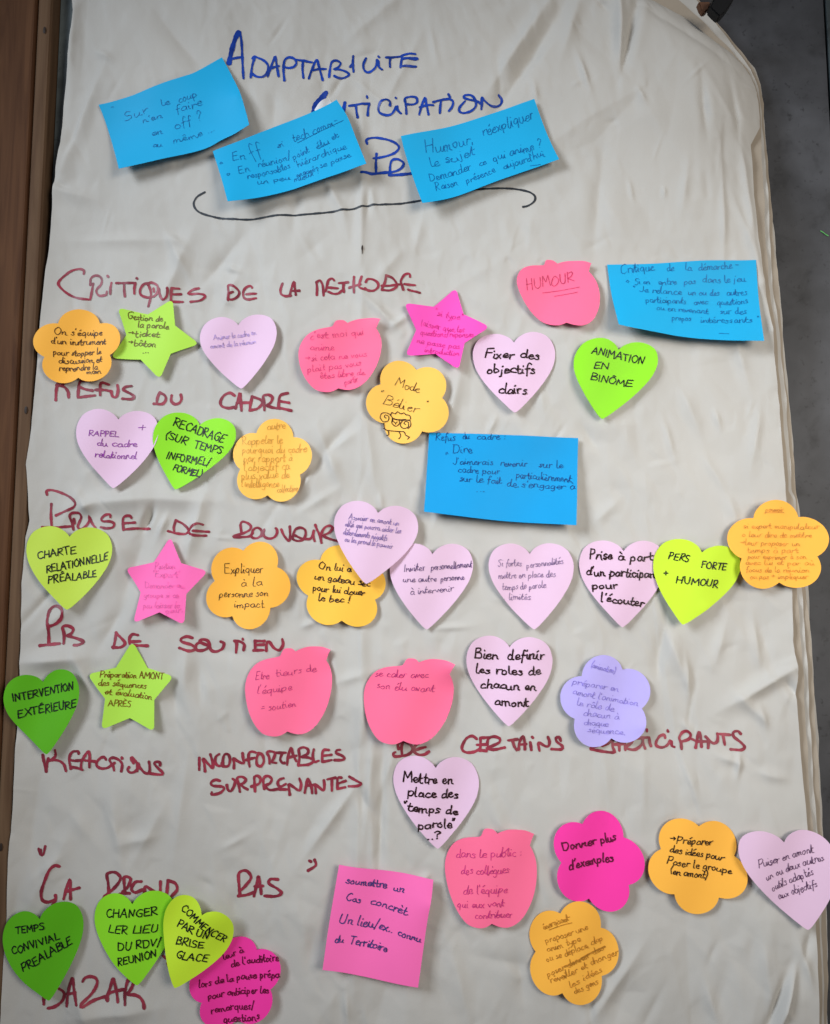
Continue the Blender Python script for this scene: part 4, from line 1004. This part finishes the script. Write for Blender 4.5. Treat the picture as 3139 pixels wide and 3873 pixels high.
note('square', 'pink', None, 'pink square note, the only square one, starting soumettre un cas concret', LN('P42', """soumettre|428,802 685,842 48
un|723,857 795,864 46
Cas|426,914 520,927 46
concrèt.|578,942 820,997 50
Un lieu/ex..|383,1047 722,1107 58
connu|748,1122 895,1157 48
du|358,1162 415,1170 46
Territoire|448,1177 685,1224 50"""), (66,56,118), .0010, outline=rect('P42', "385,693! 600,722 800,752 973,780! 962,880 940,1000 918,1150 878,1437! 580,1382 288,1323! 318,1100 350,900"),
     lift=.006, updir=(.12, 1), curls=[(src('P42',950,930), .03, .004)])
note('heart', 'darkgreen', K('P41', "10,1215 130,986 235,1016 372,936 504,1075 315,1535", HK), 'dark green heart note at the bottom left reading TEMPS CONVIVIAL PRÉALABLE',
     LN('P41', """TEMPS|93,1134 285,1095 40
CONVIVIAL|78,1257 370,1165 44
PREALABLE|153,1362 445,1195 50"""), BLK, .0011, level=1, lift=.006)
note('heart', 'green', K('P41', "582,1050 705,884 850,916 960,862 1085,1000 868,1445", HK), 'green heart note reading CHANGER LE LIEU DU RDV / RÉUNION',
     LN('P41', """CHANGER|663,1022 995,1002 48
LER LIEU|678,1112 995,1114 46
DU RDV/|743,1217 1010,1202 48
REUNION|748,1312 985,1267 46"""), BLK, .0011, lift=.002)
note('flower', 'magenta', K('P41', "1462,1133 1738,1312 1676,1652 1290,1686 1212,1430", FK), 'dark magenta flower note at the bottom, partly under the yellow COMMENCER heart',
     LN('P41', """leur à|1400,1290 1522,1250 40
de l'auditoire|1440,1342 1748,1292 46
lors de la pause prépa|1248,1452 1752,1392 46
pour anticiper les|1303,1532 1685,1492 46
remarques/|1318,1627 1595,1592 48
questions|1393,1692 1630,1652 48"""), (104,8,52), .0010, lift=.001)
note('heart', 'yellowgreen', K('P41', "1018,1045 1185,845 1292,984 1375,1035 1432,1190 1105,1436", HK), 'yellow heart note tilted right, reading COMMENCER PAR UN BRISE GLACE',
     LN('P41', """COMMENCER|1123,985 1398,1192 44
PAR UN|1098,1087 1305,1157 44
BRISE|1098,1187 1275,1217 44
GLACE|1103,1267 1295,1307 44"""), BLK, .0011, level=2, lift=.007, updir=(.4, .9), curls=[(src('P41',1310,1000), .035, .004)])

# ------------------------------------------------------------------ clip at the top right and the green thread
clip = link(bpy.data.objects.new('black_clip', None)); X, Z = plane(*src('P13', 1025, 20), .0)
tag(clip, 'black clip hanging at the top right beside the curled paper corner', 'clip'); clip.location = (X, 0, Z)
import bmesh
def prism(name, poly, y0, y1, m, parent, bev=.0012):
    bm = bmesh.new(); f = bm.faces.new([bm.verts.new((x, y0, z)) for x, z in poly])
    r = bmesh.ops.extrude_face_region(bm, geom=[f])
    for v in r['geom']:
        if isinstance(v, bmesh.types.BMVert): v.co.y = y1
    bmesh.ops.recalc_face_normals(bm, faces=bm.faces[:])
    bmesh.ops.bevel(bm, geom=bm.edges[:], offset=bev, segments=2, affect='EDGES')
    me = bpy.data.meshes.new(name); bm.to_mesh(me); bm.free(); me.materials.append(m)
    o = bpy.data.objects.new(name, me); link(o)
    o.data.transform(__import__('mathutils').Matrix.Translation(-parent.location)); o.parent = parent
    return o
q = lambda s_, h: [plane(*src('P13', *map(float, t.split(','))), h) for t in s_.split()]
prism('clip_arm', q("990,-10 1130,-10 1105,40 1062,98 1030,125 1000,100 965,62 985,30", .002), -.006, .004, mat('black_plastic', (.006, .006, .0065, 1), .45, .3), clip)
prism('clip_jaw', q("915,-20 1000,-20 985,30 955,55 935,35", .0), .005, .012, mat('brown_clip_wood', (.12, .055, .03, 1), .5), clip)
th = link(bpy.data.objects.new('green_thread', None)); X, Z = plane(*src('P13', 1695, 1475), HW); th.location = (X, -HW, Z)
tag(th, 'tiny bright green thread stuck to the dark wall at the right edge', 'thread')
pts = smooth(parse("1675,1462 1690,1470 1705,1482 1722,1492", 'P13')[0], 2.0)
tr = ribbons('fibre', [pts], .0009, lambda x, z: np.zeros_like(x) + HW + .0004, HW, mat('green_fibre', (.10, .42, .10, 1), .5), None)
tr.data.transform(__import__('mathutils').Matrix.Translation(-th.location)); tr.parent = th
